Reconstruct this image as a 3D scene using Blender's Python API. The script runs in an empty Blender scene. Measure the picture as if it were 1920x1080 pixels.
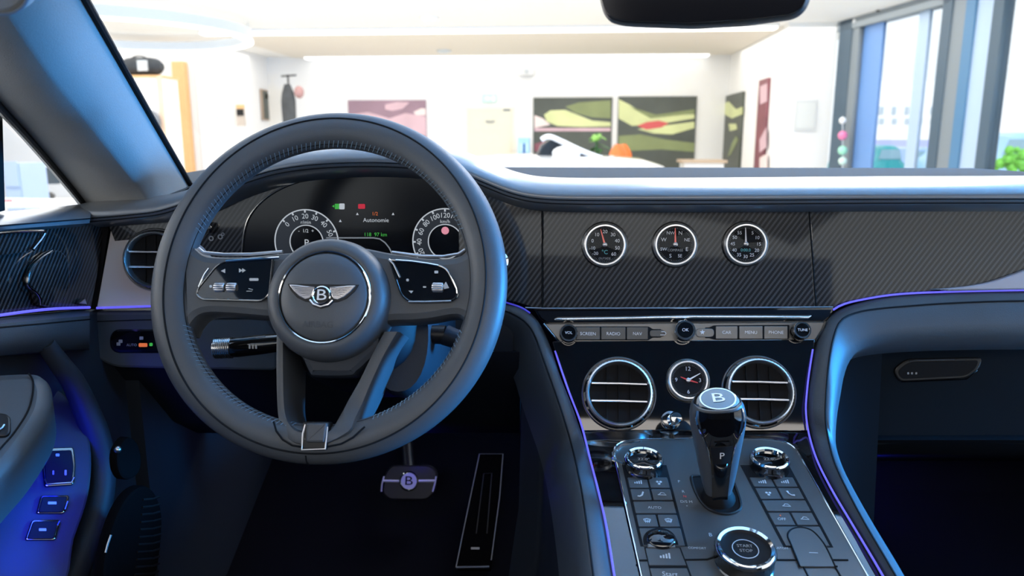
import bpy, math, random
from mathutils import Vector as V, Matrix
random.seed(4)
SC = bpy.context.scene
COL = SC.collection
PI = math.pi
R_ = math.radians

# ------------------------------------------------------------------ camera
FPX = 1391.0
PITCH, YAW, ROLL = R_(11.2), R_(4.0), R_(0.0)
CAM = V((-0.145, 0.0, 1.15))
FW = V((-math.sin(YAW) * math.cos(PITCH), math.cos(YAW) * math.cos(PITCH), -math.sin(PITCH)))
RT = V((math.cos(YAW), math.sin(YAW), 0))
UP = RT.cross(FW)
cd = bpy.data.cameras.new('camera')
cd.sensor_width = 36.0
cd.lens = FPX / 1920 * 36.0
cd.clip_start = 0.02
cd.clip_end = 300
cd.dof.use_dof = True
cd.dof.focus_distance = 0.85
cd.dof.aperture_fstop = 6.3
cam = bpy.data.objects.new('camera', cd)
COL.objects.link(cam)
cam.matrix_world = Matrix(((RT.x, UP.x, -FW.x, CAM.x), (RT.y, UP.y, -FW.y, CAM.y), (RT.z, UP.z, -FW.z, CAM.z), (0, 0, 0, 1)))
SC.camera = cam

# ------------------------------------------------------------------ view, world, lights
SC.view_settings.view_transform = 'Standard'
SC.view_settings.look = 'None'
SC.view_settings.gamma = 1.0
SC.view_settings.use_curve_mapping = False
SC.view_settings.exposure = 0.0
wd = bpy.data.worlds.new('world')
SC.world = wd
wd.use_nodes = True
bg = wd.node_tree.nodes['Background']
bg.inputs[0].default_value = (0.90, 0.96, 1.0, 1)
bg.inputs[1].default_value = 1.3


def area(name, loc, target, size, power, color):
    l = bpy.data.lights.new(name, 'AREA')
    l.shape = 'RECTANGLE'
    l.size, l.size_y = size
    l.energy = power
    l.color = color
    o = bpy.data.objects.new(name, l)
    COL.objects.link(o)
    o.location = loc
    o.rotation_euler = (V(target) - V(loc)).to_track_quat('-Z', 'Y').to_euler()
    return o


def point(name, loc, power, color, r=0.03):
    l = bpy.data.lights.new(name, 'POINT')
    l.energy = power
    l.color = color
    l.shadow_soft_size = r
    o = bpy.data.objects.new(name, l)
    COL.objects.link(o)
    o.location = loc
    return o


# lamps of the showroom ceiling, added fills for dash pad, cabin and both sides
area('showroom_ceiling_lamp', (-3.2, 9.5, 2.93), (-3.2, 9.5, 0), (15.5, 13), 1120, (1, 0.97, 0.925))
area('dash_pad_fill_light', (0.9, 2.4, 2.85), (0.6, 1.0, 1.1), (1.2, 0.8), 62, (1, 0.98, 0.96))  # added light that whitens the dash pad through the windscreen
area('cabin_fill_light', (-0.02, -0.5, 1.44), (-0.02, -0.499, 0.5), (1.3, 0.8), 13.0, (1, 0.94, 0.88))  # added fill under the solid headliner, stands in for unknown cabin light
area('assumed_right_blue_light', (3.9, 1.15, 1.45), (0, 0.8, 1.05), (0.9, 1.0), 850, (0.02, 0.36, 1.0))  # saturated blue light added in open air, assumed from blue on rim and pillar
area('left_side_fill_light', (-4.5, -0.4, 1.6), (0, 0.7, 1.0), (4, 1.6), 120, (1.0, 0.96, 0.92))  # added white light in the open room, lifts left dash and wheel

sun_l = bpy.data.lights.new('outdoor_sun', 'SUN')
sun_l.energy = 2.2
sun_l.angle = R_(3)
sun_o = bpy.data.objects.new('outdoor_sun', sun_l)
COL.objects.link(sun_o)
sun_o.rotation_euler = V((0.25, 1.0, -1.25)).to_track_quat('-Z', 'Y').to_euler()

# ------------------------------------------------------------------ rays, planes


def ray(x, y):
    return FW + RT * ((x - 960) / FPX) - UP * ((y - 540) / FPX)


def atY(x, y, Y):
    d = ray(x, y)
    return CAM + d * (Y / d.y)


def atX(x, y, X):
    d = ray(x, y)
    return CAM + d * ((X - CAM.x) / d.x)


def atZ(x, y, Z):
    d = ray(x, y)
    return CAM + d * ((Z - CAM.z) / d.z)


class Pl:
    """a real plane in the car: origin, outward normal, right and up"""

    def __init__(s, o, n, r=(1, 0, 0)):
        s.o = V(o)
        s.n = V(n).normalized()
        r = V(r)
        s.r = (r - s.n * r.dot(s.n)).normalized()
        s.u = s.n.cross(s.r)

    def at(s, x, y, h=0.0):
        d = ray(x, y)
        t = (s.o + s.n * h - CAM).dot(s.n) / d.dot(s.n)
        return CAM + d * t

    def pts(s, L, h=0.0):
        return [s.at(p[0], p[1], h) for p in L]

    def ab(s, x, y):
        p = s.at(x, y) - s.o
        return p.dot(s.r), p.dot(s.u)

    def mat(s, x, y, h=0.0, rot=0.0):
        p = s.at(x, y, h)
        return s.matp(p, rot)

    def matp(s, p, rot=0.0):
        M = Matrix(((s.r.x, s.u.x, s.n.x, p.x), (s.r.y, s.u.y, s.n.y, p.y), (s.r.z, s.u.z, s.n.z, p.z), (0, 0, 0, 1)))
        return M @ Matrix.Rotation(rot, 4, 'Z')

    def mpp(s, x, y):
        return (s.at(x + 4, y) - s.at(x - 4, y)).length / 8


# ------------------------------------------------------------------ curves of points


def cr(L, n=6, closed=False):
    """Catmull-Rom through tuples or vectors"""
    P = [V(p) for p in L]
    N = len(P)
    out = []
    for i in range(N if closed else N - 1):
        if closed:
            a, b, c, d = P[(i - 1) % N], P[i], P[(i + 1) % N], P[(i + 2) % N]
        else:
            a, b, c, d = P[max(i - 1, 0)], P[i], P[i + 1], P[min(i + 2, N - 1)]
        for k in range(n):
            t = k / n
            out.append(0.5 * ((2 * b) + (c - a) * t + (2 * a - 5 * b + 4 * c - d) * t * t + (3 * b - a - 3 * c + d) * t ** 3))
    if not closed:
        out.append(P[-1])
    return out


def resample(P, n):
    L = [0.0]
    for a, b in zip(P, P[1:]):
        L.append(L[-1] + (b - a).length)
    out = []
    j = 0
    for i in range(n):
        t = L[-1] * i / (n - 1)
        while j < len(P) - 2 and L[j + 1] < t:
            j += 1
        k = (t - L[j]) / max(L[j + 1] - L[j], 1e-9)
        out.append(P[j].lerp(P[j + 1], min(max(k, 0), 1)))
    return out


def rnd(L, r, seg=4):
    """round the corners of a closed 2-D outline; r a number or one per corner"""
    out = []
    N = len(L)
    for i in range(N):
        p = V(L[i][:2])
        a = V(L[i - 1][:2]) - p
        b = V(L[(i + 1) % N][:2]) - p
        rr = r[i] if isinstance(r, (list, tuple)) else r
        rr = min(rr, a.length * 0.48, b.length * 0.48)
        if rr <= 0:
            out.append((p.x, p.y))
            continue
        p0 = p + a.normalized() * rr
        p1 = p + b.normalized() * rr
        for k in range(seg + 1):
            t = k / seg
            q = p0 * (1 - t) ** 2 + p * 2 * t * (1 - t) + p1 * t * t
            out.append((q.x, q.y))
    return out


def circ(cx, cy, rx, ry=None, n=32, a0=0, a1=2 * PI, closed=True):
    ry = rx if ry is None else ry
    m = n if closed else n - 1
    return [(cx + rx * math.cos(a0 + (a1 - a0) * i / m), cy + ry * math.sin(a0 + (a1 - a0) * i / m)) for i in range(n)]


def rrect(cx, cy, w, h, r, seg=4):
    return rnd([(cx - w / 2, cy - h / 2), (cx + w / 2, cy - h / 2), (cx + w / 2, cy + h / 2), (cx - w / 2, cy + h / 2)], r, seg)


# ------------------------------------------------------------------ geometry collector
W = {}
FONT = {}


class G:
    def __init__(s):
        s.v = []
        s.f = []
        s.flat = set()

    def add(s, vs, fs, M=None):
        k = len(s.v)
        s.v += [(M @ V(p)) if M is not None else V(p) for p in vs]
        s.f += [tuple(i + k for i in f) for f in fs]
        return s

    def slab(s, front, n, th, bev=0.0, M=None):
        """plate: front outline (3-D points in one plane), n outward normal, th thickness, bev edge rounding"""
        P = [V(p) for p in front]
        n = V(n).normalized()
        N = len(P)
        # orientation: counter clockwise about n
        A = V((0, 0, 0))
        for i in range(N):
            A += P[i].cross(P[(i + 1) % N])
        if A.dot(n) < 0:
            P.reverse()
        loops = []

        def inset(d):
            out = []
            for i in range(N):
                e0 = P[i] - P[i - 1]
                e1 = P[(i + 1) % N] - P[i]
                if e0.length < 1e-9:
                    e0 = e1
                if e1.length < 1e-9:
                    e1 = e0
                m0 = n.cross(e0).normalized()
                m1 = n.cross(e1).normalized()
                m = m0 + m1
                m = m / max(m.dot(m) / 2, 0.35)
                out.append(P[i] + m * d)
            return out
        loops.append([p - n * th for p in P])
        if bev > 0:
            loops.append([p - n * bev for p in P])
            loops.append([p - n * bev * 0.29 for p in inset(bev * 0.29)])
            loops.append(inset(bev))
        else:
            loops.append(P)
        vs = [p for l in loops for p in l]
        fs = []
        for k in range(len(loops) - 1):
            for i in range(N):
                j = (i + 1) % N
                fs.append((k * N + i, k * N + j, (k + 1) * N + j, (k + 1) * N + i))
        fs.append(tuple(range((len(loops) - 1) * N, len(loops) * N)))
        fs.append(tuple(reversed(range(N))))
        s.flat |= {len(s.f) + len(fs) - 1, len(s.f) + len(fs) - 2}
        return s.add(vs, fs, M)

    def slab2(s, L, th, bev=0.0, M=None, z=0.0):
        return s.slab([(p[0], p[1], z) for p in L], (0, 0, 1), th, bev, M)

    def ring2(s, Lo, Li, th, M=None, z=0.0):
        N = len(Lo)
        vs = [(p[0], p[1], z - th) for p in Lo] + [(p[0], p[1], z) for p in Lo] + [(p[0], p[1], z) for p in Li] + [(p[0], p[1], z - th) for p in Li]
        fs = []
        for k in range(4):
            for i in range(N):
                j = (i + 1) % N
                fs.append((k * N + i, k * N + j, ((k + 1) % 4) * N + j, ((k + 1) % 4) * N + i))
        return s.add(vs, fs, M)

    def tube(s, P, r, closed=False, seg=8, M=None, flat=1.0, up=None):
        P = [V(p) for p in P]
        N = len(P)
        T = []
        for i in range(N):
            if closed:
                t = P[(i + 1) % N] - P[i - 1]
            else:
                t = P[min(i + 1, N - 1)] - P[max(i - 1, 0)]
            T.append(t.normalized())
        if up is None:
            up = V((0.13, 0.31, 0.94)) if abs(T[0].dot(V((0, 0, 1)))) < 0.9 else V((1, 0.2, 0.1))
        nn = (V(up) - T[0] * V(up).dot(T[0])).normalized()
        vs = []
        for i in range(N):
            nn = nn - T[i] * nn.dot(T[i])
            nn.normalize()
            b = T[i].cross(nn)
            rr = r[i] if isinstance(r, (list, tuple)) else r
            for k in range(seg):
                a = 2 * PI * k / seg
                vs.append(P[i] + nn * (rr * flat * math.sin(a)) + b * (rr * math.cos(a)))
        fs = []
        for i in range(N if closed else N - 1):
            i2 = (i + 1) % N
            for k in range(seg):
                k2 = (k + 1) % seg
                fs.append((i * seg + k, i * seg + k2, i2 * seg + k2, i2 * seg + k))
        if not closed:
            fs.append(tuple(reversed(range(seg))))
            fs.append(tuple(range((N - 1) * seg, N * seg)))
        return s.add(vs, fs, M)

    def lathe(s, prof, M=None, seg=32, ridge=0.0, nr=0, only=None):
        """profile (r, z) turned about local z; ridge/nr knurls the points listed in only"""
        vs, fs = [], []
        n = len(prof)
        for i in range(seg):
            a = 2 * PI * i / seg
            for j, (r, z) in enumerate(prof):
                if nr and (only is None or j in only):
                    r = r + ridge * (0.5 + 0.5 * math.cos(nr * a))
                vs.append((r * math.cos(a), r * math.sin(a), z))
        for i in range(seg):
            i2 = (i + 1) % seg
            for j in range(n - 1):
                fs.append((i * n + j, i2 * n + j, i2 * n + j + 1, i * n + j + 1))
        return s.add(vs, fs, M)

    def loft(s, rows, closed=False, caps=False, M=None):
        n = len(rows[0])
        vs = [p for r in rows for p in r]
        fs = []
        for i in range(len(rows) - 1):
            for k in range(n if closed else n - 1):
                k2 = (k + 1) % n
                fs.append((i * n + k, i * n + k2, (i + 1) * n + k2, (i + 1) * n + k))
        if caps:
            fs.append(tuple(reversed(range(n))))
            fs.append(tuple(range((len(rows) - 1) * n, len(rows) * n)))
        return s.add(vs, fs, M)

    def sheet(s, rows, th, n=None):
        """surface through rows of points, given a real thickness away from the viewer (along n)"""
        n = V(n) if n is not None else V((0, 1, 0))
        k = len(rows[0])
        front = [list(r) for r in rows]
        ring = []
        for r in front:
            ring.append([V(p) for p in r] + [V(p) + n * th for p in reversed(r)])
        return s.loft(ring, closed=True, caps=True)

    def box(s, c, d, M=None):
        x, y, z = d[0] / 2, d[1] / 2, d[2] / 2
        c = V(c)
        vs = [c + V((sx * x, sy * y, sz * z)) for sz in (-1, 1) for sy in (-1, 1) for sx in (-1, 1)]
        return s.add(vs, [(0, 2, 3, 1), (4, 5, 7, 6), (0, 1, 5, 4), (2, 6, 7, 3), (0, 4, 6, 2), (1, 3, 7, 5)], M)

    def sphere(s, c, r, M=None, seg=16, sc=(1, 1, 1)):
        prof = [(r * math.sin(PI * i / (seg // 2)), -r * math.cos(PI * i / (seg // 2))) for i in range(seg // 2 + 1)]
        prof[0] = (0, -r)
        prof[-1] = (0, r)
        M2 = Matrix.Translation(V(c)) @ Matrix.Diagonal((sc[0], sc[1], sc[2], 1))
        return s.lathe(prof, (M @ M2) if M is not None else M2, seg)

    def text(s, t, size, M, th=0.0002, ax='CENTER'):
        key = (t, ax)
        if key not in FONT:
            c = bpy.data.curves.new('lettering', 'FONT')
            c.body = t
            c.size = 1
            c.align_x = ax
            c.align_y = 'CENTER'
            c.resolution_u = 3
            c.fill_mode = 'FRONT'
            o = bpy.data.objects.new('lettering', c)
            me = bpy.data.meshes.new_from_object(o)
            FONT[key] = ([v.co.copy() for v in me.vertices], [tuple(p.vertices) for p in me.polygons])
            bpy.data.objects.remove(o)
            bpy.data.curves.remove(c)
            bpy.data.meshes.remove(me)
        vs, fs = FONT[key]
        return s.add([(v.x * size, v.y * size, th) for v in vs], fs, M)

    def build(s, name, mat, parent=None, label=None, ang=38, kind=None, local=False, cat=None, group=None):
        me = bpy.data.meshes.new(name)
        if local:
            c = V((0, 0, 0))
        else:
            xs = [p.x for p in s.v]
            ys = [p.y for p in s.v]
            zs = [p.z for p in s.v]
            c = V(((min(xs) + max(xs)) / 2, (min(ys) + max(ys)) / 2, min(zs)))
        me.from_pydata([p - c for p in s.v], [], s.f)
        me.update()
        me.materials.append(mat)
        for p in me.polygons:
            p.use_smooth = p.index not in s.flat
        try:
            me.set_sharp_from_angle(angle=R_(ang))
        except Exception:
            pass
        for k in s.flat:
            me.polygons[k].use_smooth = False
        o = bpy.data.objects.new(name, me)
        COL.objects.link(o)
        if parent is not None:
            o.parent = parent
            if local:
                W[o] = W[parent].copy()
            else:
                o.matrix_parent_inverse = W[parent].inverted()
                o.location = c
                W[o] = Matrix.Translation(c)
        else:
            o.location = c
            W[o] = Matrix.Translation(c)
        if label:
            o['label'] = label
        if kind:
            o['kind'] = kind
        if cat:
            o['category'] = cat
        if group:
            o['group'] = group
        return o


def thing(name, label, cat, M=None, group=None, kind=None):
    o = bpy.data.objects.new(name, None)
    o.empty_display_size = 0.05
    COL.objects.link(o)
    if M is None:
        M = Matrix.Identity(4)
    elif not isinstance(M, Matrix):
        M = Matrix.Translation(V(M))
    o.matrix_world = M
    W[o] = M.copy()
    if label:
        o['label'] = label
    if cat:
        o['category'] = cat
    if group:
        o['group'] = group
    if kind:
        o['kind'] = kind
    return o


def dup(root, M, label=None):
    kids = list(root.children)
    r = root.copy()
    COL.objects.link(r)
    r.matrix_world = M
    W[r] = M.copy()
    if label:
        r['label'] = label
    for ch in kids:
        c = ch.copy()
        COL.objects.link(c)
        c.parent = r
        for g in list(ch.children):
            d = g.copy()
            COL.objects.link(d)
            d.parent = c
    return r


# ------------------------------------------------------------------ materials
MATS = {}


def mat(name, col, rough=0.5, metal=0.0, coat=0.0, spec=0.5, emis=None, es=0.0, grain=0.0, gs=900.0, vary=0.0, sheen=0.0, coatr=0.03):
    m = bpy.data.materials.new(name)
    m.use_nodes = True
    nt = m.node_tree
    b = nt.nodes['Principled BSDF']
    b.inputs['Base Color'].default_value = (*col, 1)
    b.inputs['Roughness'].default_value = rough
    b.inputs['Metallic'].default_value = metal
    b.inputs['Specular IOR Level'].default_value = spec
    b.inputs['Coat Weight'].default_value = coat
    b.inputs['Coat Roughness'].default_value = coatr
    b.inputs['Sheen Weight'].default_value = sheen
    if emis:
        b.inputs['Emission Color'].default_value = (*emis, 1)
        b.inputs['Emission Strength'].default_value = es
    if grain > 0 or vary > 0:
        g = nt.nodes.new('ShaderNodeNewGeometry')
        no = nt.nodes.new('ShaderNodeTexNoise')
        no.inputs['Scale'].default_value = gs
        no.inputs['Detail'].default_value = 3
        nt.links.new(g.outputs['Position'], no.inputs['Vector'])
        if grain > 0:
            bu = nt.nodes.new('ShaderNodeBump')
            bu.inputs['Strength'].default_value = grain
            bu.inputs['Distance'].default_value = 0.0006
            nt.links.new(no.outputs['Fac'], bu.inputs['Height'])
            nt.links.new(bu.outputs['Normal'], b.inputs['Normal'])
        if vary > 0:
            mx = nt.nodes.new('ShaderNodeMix')
            mx.data_type = 'RGBA'
            mx.inputs['A'].default_value = (*[c * (1 - vary) for c in col], 1)
            mx.inputs['B'].default_value = (*[min(1, c * (1 + vary)) for c in col], 1)
            nt.links.new(no.outputs['Fac'], mx.inputs['Factor'])
            nt.links.new(mx.outputs['Result'], b.inputs['Base Color'])
    MATS[name] = m
    return m


def carbon(name, k=950.0, lo=0.004, hi=0.065):
    m = mat(name, (0.02, 0.02, 0.02), 0.3, 0.0, 0.8, 0.2, coatr=0.05)
    nt = m.node_tree
    b = nt.nodes['Principled BSDF']
    g = nt.nodes.new('ShaderNodeNewGeometry')
    sx = nt.nodes.new('ShaderNodeSeparateXYZ')
    nt.links.new(g.outputs['Position'], sx.inputs[0])

    def op(o, a, c):
        n = nt.nodes.new('ShaderNodeMath')
        n.operation = o
        for i, q in enumerate((a, c)):
            if q is None:
                continue
            if isinstance(q, (int, float)):
                n.inputs[i].default_value = q
            else:
                nt.links.new(q, n.inputs[i])
        return n.outputs[0]
    xy = op('ADD', sx.outputs[0], sx.outputs[1])
    d1 = op('MULTIPLY', op('SUBTRACT', xy, op('MULTIPLY', sx.outputs[2], 0.85)), k)
    s1 = op('SINE', d1, None)
    d2 = op('MULTIPLY', op('ADD', xy, sx.outputs[2]), k * 2.0)
    s2 = op('MULTIPLY', op('SINE', d2, None), 0.25)
    f = op('ADD', op('MULTIPLY', op('ADD', s1, s2), 0.5), 0.5)
    cr_ = nt.nodes.new('ShaderNodeValToRGB')
    cr_.color_ramp.elements[0].position = 0.30
    cr_.color_ramp.elements[0].color = (lo, lo, lo, 1)
    cr_.color_ramp.elements[1].position = 0.95
    cr_.color_ramp.elements[1].color = (hi, hi, hi * 1.02, 1)
    nt.links.new(f, cr_.inputs[0])
    nt.links.new(cr_.outputs[0], b.inputs['Base Color'])
    return m


def glass(name, tint=(1, 1, 1), gl=0.05, rough=0.0):
    m = bpy.data.materials.new(name)
    m.use_nodes = True
    nt = m.node_tree
    nt.nodes.remove(nt.nodes['Principled BSDF'])
    out = nt.nodes['Material Output']
    t = nt.nodes.new('ShaderNodeBsdfTransparent')
    t.inputs[0].default_value = (*tint, 1)
    g = nt.nodes.new('ShaderNodeBsdfGlossy')
    g.inputs['Roughness'].default_value = rough
    mx = nt.nodes.new('ShaderNodeMixShader')
    mx.inputs[0].default_value = gl
    nt.links.new(t.outputs[0], mx.inputs[1])
    nt.links.new(g.outputs[0], mx.inputs[2])
    nt.links.new(mx.outputs[0], out.inputs[0])
    MATS[name] = m
    return m


leather = mat('slate_leather', (0.055, 0.068, 0.082), 0.48, grain=0.25, spec=0.4)
pad_leather = mat('dash_leather', (0.105, 0.115, 0.125), 0.36, grain=0.1, spec=0.8, coat=1.0, coatr=0.22)
deck_m = mat('dash_deck', (0.042, 0.048, 0.053), 0.85, grain=0.2, spec=0.15)
wheel_leather = mat('wheel_leather', (0.062, 0.070, 0.080), 0.46, grain=0.22, gs=1300, spec=0.45)
suede = mat('suede', (0.21, 0.21, 0.205), 0.85, grain=0.35, gs=700, spec=0.15, sheen=0.15, vary=0.12)
dark_leather = mat('navy_shaded_leather', (0.020, 0.026, 0.036), 0.55, grain=0.2, spec=0.3)  # navy tone; on the lower door it takes the place of missing shade
navy = mat('navy_plastic', (0.006, 0.009, 0.015), 0.6, grain=0.1, spec=0.25)
carpet = mat('carpet', (0.005, 0.0055, 0.009), 0.95, grain=0.8, gs=500, spec=0.05)
seam_m = mat('seam_shadow', (0.006, 0.008, 0.011), 0.8, spec=0.2)
thread = mat('pale_blue_thread', (0.16, 0.24, 0.31), 0.7, spec=0.2)
thread_d = mat('slate_thread', (0.12, 0.15, 0.19), 0.7, spec=0.2)
carbon_m = carbon('carbon_fibre')
carbon_door = carbon('carbon_fibre_door', 900.0, 0.003, 0.035)
piano = mat('piano_black', (0.003, 0.003, 0.0035), 0.04, coat=1.0, spec=0.5)
black = mat('satin_black', (0.006, 0.006, 0.007), 0.4, spec=0.4)
lid_m = mat('lid_navy', (0.008, 0.013, 0.020), 0.85, grain=0.1, spec=0.08)
grille_m = mat('grille_black', (0.003, 0.003, 0.0035), 1.0, spec=0.03)
pedal_lit_metal = mat('pedal_lit_metal', (0.7, 0.7, 0.74), 0.4)  # pale colour in place of metal lit by the footwell lamp
matt_black = mat('matt_black', (0.004, 0.004, 0.005), 0.7, spec=0.2)
satin = mat('satin_grey', (0.060, 0.062, 0.062), 0.38, metal=0.25, spec=0.5)
satin2 = mat('satin_light_grey', (0.15, 0.145, 0.135), 0.36, metal=0.4, spec=0.5)
bright_chrome = mat('bright_chrome', (0.93, 0.93, 0.92), 0.33, metal=1.0)
panel_grey = mat('taupe_panel', (0.60, 0.54, 0.49), 0.5, spec=0.4)
chrome = mat('chrome', (0.82, 0.82, 0.80), 0.08, metal=1.0)
dark_chrome = mat('dark_chrome', (0.20, 0.20, 0.20), 0.12, metal=1.0)
alu = mat('brushed_aluminium', (0.55, 0.55, 0.57), 0.3, metal=1.0)
white_print = mat('white_print', (0.75, 0.76, 0.78), 0.5)
grey_print = mat('grey_print', (0.32, 0.33, 0.34), 0.5)
red_print = mat('red_print', (0.75, 0.05, 0.05), 0.5)
lit_white = mat('lit_white', (0.1, 0.1, 0.1), 0.5, emis=(0.75, 0.82, 0.9), es=0.55)
lit_dim = mat('lit_grey', (0.02, 0.02, 0.02), 0.5, emis=(0.6, 0.68, 0.78), es=0.28)
lit_green = mat('lit_green', (0.01, 0.02, 0.01), 0.5, emis=(0.05, 0.5, 0.06), es=0.7)
lit_red = mat('lit_red', (0.02, 0.01, 0.01), 0.5, emis=(0.8, 0.02, 0.06), es=0.6)
lit_pink = mat('lit_pink', (0.02, 0.01, 0.01), 0.5, emis=(0.85, 0.32, 0.42), es=0.8)
lit_orange = mat('lit_orange', (0.02, 0.01, 0.01), 0.5, emis=(1.0, 0.22, 0.05), es=0.6)
lit_teal = mat('lit_teal', (0.01, 0.01, 0.01), 0.5, emis=(0.12, 0.5, 0.6), es=0.5)
screen_m = mat('display_black', (0.003, 0.0035, 0.005), 0.16, spec=0.4)
dialband = mat('dial_band', (0.006, 0.007, 0.01), 0.3, emis=(0.05, 0.065, 0.09), es=0.22)
led = mat('ambient_led', (0.1, 0.1, 0.4), 0.4, emis=(0.14, 0.12, 0.9), es=0.85)
led_dim = mat('ambient_led_dim', (0.1, 0.1, 0.4), 0.4, emis=(0.06, 0.05, 0.8), es=0.5)
wind = glass('windscreen_glass', (0.985, 0.99, 0.99), 0.012)
clear = glass('clear_glass', (0.97, 0.985, 1.0), 0.03)
lens_glass = glass('gauge_glass', (1, 1, 1), 0.025)

# ================================================================== SHOWROOM (the setting)
wall_m = mat('white_plaster', (0.86, 0.855, 0.84), 0.7, vary=0.02, gs=3, spec=0.2)
ceil_m = mat('ceiling_plaster', (0.84, 0.825, 0.79), 0.8, vary=0.015, gs=2, spec=0.1)
soffit_m = mat('soffit_paint', (0.74, 0.69, 0.61), 0.8, vary=0.02, gs=2, spec=0.1)
floor_m = mat('pale_floor_tile', (0.72, 0.70, 0.66), 0.25, vary=0.03, gs=2)
lamp_m = mat('lamp_diffuser', (0.9, 0.9, 0.88), 0.5, emis=(1, 0.98, 0.94), es=2.2)
white_paint = mat('white_lacquer', (0.85, 0.85, 0.84), 0.3)
pale_grey = mat('pale_grey_paint', (0.62, 0.66, 0.68), 0.5)
orange_wood = mat('orange_oak', (0.78, 0.46, 0.20), 0.5, vary=0.1, gs=12)
cream = mat('cream_door', (0.74, 0.69, 0.56), 0.5)
frost = mat('frosted_pane', (0.70, 0.68, 0.56), 0.35)
frame_m = mat('slate_window_frame', (0.055, 0.095, 0.135), 0.4)
frame_grey = mat('grey_window_frame', (0.20, 0.235, 0.26), 0.4)
frame_blue = mat('blue_door_edge', (0.15, 0.30, 0.62), 0.4)
frame_pale = mat('pale_blue_frame', (0.40, 0.52, 0.68), 0.4)


def wrect(pl, x0, y0, x1, y1, th, h=0.0, g=None, bev=0.0):
    g = g or G()
    ym, xm = min(0.5 * (y0 + y1), 235 if y1 > 310 else 9999), 0.5 * (x0 + x1)
    a0, a1 = pl.ab(x0, ym)[0], pl.ab(x1, ym)[0]
    b0, b1 = pl.ab(xm, y0)[1], pl.ab(xm, y1)[1]
    P = [pl.o + pl.r * a + pl.u * b + pl.n * h for a, b in ((a0, b1), (a1, b1), (a1, b0), (a0, b0))]
    return g.slab(P, pl.n, th, bev)


def poly(pl, L, th, h=0.0, bev=0.0, g=None):
    g = g or G()
    return g.slab(pl.pts(L, h), pl.n, th, bev)


def boxw(x0, x1, y0, y1, z0, z1, g=None):
    g = g or G()
    return g.box(((x0 + x1) / 2, (y0 + y1) / 2, (z0 + z1) / 2), (x1 - x0, y1 - y0, z1 - z0))


PB = Pl((0, 17, 0), (0, -1, 0))
PLW = Pl((0, 15, 0), (0, -1, 0))
PR = Pl((3.4, 0, 0), (-1, 0, 0), (0, -1, 0))
PFW = Pl((0, 12.7, 0), (0, -1, 0))
FA, FB = V((4.14, 12.7, 0)), V((4.94, 8.3, 0))
fd = (FB - FA).normalized()
PFA = Pl(FA, (fd.y, -fd.x, 0) if fd.y * -1 > 0 and False else (-abs(fd.y), -abs(fd.x), 0), fd)
HC = 3.0

boxw(-13, 8.5, -6, 17.2, -0.2, 0.0).build('floor', floor_m, kind='structure')
boxw(-13, 4.9, -6, 17.2, HC, HC + 0.2).build('ceiling', ceil_m, kind='structure')
xl = PLW.at(427, 93).x
boxw(xl - 0.0, 3.6, 17.0, 17.2, 0, HC).build('wall_back', wall_m, kind='structure')
boxw(-13, xl, 15.0, 15.2, 0, HC).build('wall_left', wall_m, kind='structure')
boxw(xl - 0.12, xl, 15.2, 17.0, 0, HC).build('wall_left_return', wall_m, kind='structure')
boxw(-13.2, -13.0, -6, 15.2, 0, HC).build('wall_side', wall_m, kind='structure')
boxw(3.4, 3.55, 12.9, 17.0, 0, HC).build('wall_right', wall_m, kind='structure')
boxw(3.4, 4.16, 12.7, 12.9, 0, HC).build('wall_front_right', wall_m, kind='structure')
# lowered beige strip of the ceiling between the two light lines
boxw(-6.2, 3.4, 13.0, 16.9, HC - 0.03, HC).build('trim_1', soffit_m, kind='structure')

# linear ceiling lights
for i, (xa, xb, yc, wd_) in enumerate(((-6.35, 3.25, 12.86, 0.30), (-5.9, 2.9, 16.75, 0.34))):
    t = thing('linear_ceiling_light', ('long bright light line across the ceiling nearer the windscreen', 'far light line where the ceiling meets the back wall')[i], 'ceiling light', (0.5 * (xa + xb), yc, HC - 0.06))
    boxw(xa, xb, yc - wd_ / 2, yc + wd_ / 2, HC - 0.045, HC - 0.002).build('housing', white_paint, t)
    boxw(xa + 0.02, xb - 0.02, yc - wd_ / 2 + 0.03, yc + wd_ / 2 - 0.03, HC - 0.075, HC - 0.045).build('diffuser', lamp_m, t)

# ring pendant
rc = V((-7.0, 11.4, 2.72))
t = thing('ring_pendant_lamp', 'large white glowing ring lamp hanging under the ceiling behind the left pillar', 'lamp', rc)
Mr = Matrix.Translation(rc)
G().ring2(circ(0, 0, 1.98, n=72), circ(0, 0, 1.86, n=72), 0.15, Mr, 0.15).build('ring_housing', mat('ring_grey', (0.40, 0.44, 0.48), 0.5), t)
G().ring2(circ(0, 0, 1.985, n=72), circ(0, 0, 1.845, n=72), 0.022, Mr, 0.0).build('diffuser', lamp_m, t)
for k in range(3):
    a = 2 * PI * k / 3 + 0.4
    p = rc + V((1.92 * math.cos(a), 1.92 * math.sin(a), 0.16))
    G().tube([p, V((p.x, p.y, HC))], 0.006).build('suspension_wire', pale_grey, t)

# ceiling downlights / detectors
for i, (x, y) in enumerate(((832, 94), (805, 32))):
    p = atZ(x, y, HC - (0.03 if i == 0 else 0))
    t = thing('ceiling_downlight', ('dark round downlight in the beige ceiling strip', 'faint round detector in the white ceiling near the top edge')[i], 'ceiling light', p - V((0, 0, 0.06)))
    M = Matrix.Translation(p)
    G().lathe([(0.15, 0.0), (0.15, -0.03), (0.11, -0.05), (0.10, -0.02)], M, 20).build('rim', pale_grey if i == 0 else white_paint, t)
    G().lathe([(0.10, -0.001), (0.10, -0.025), (0.0, -0.028)], M, 20).build('lens', frame_m if i == 0 else pale_grey, t)

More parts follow.
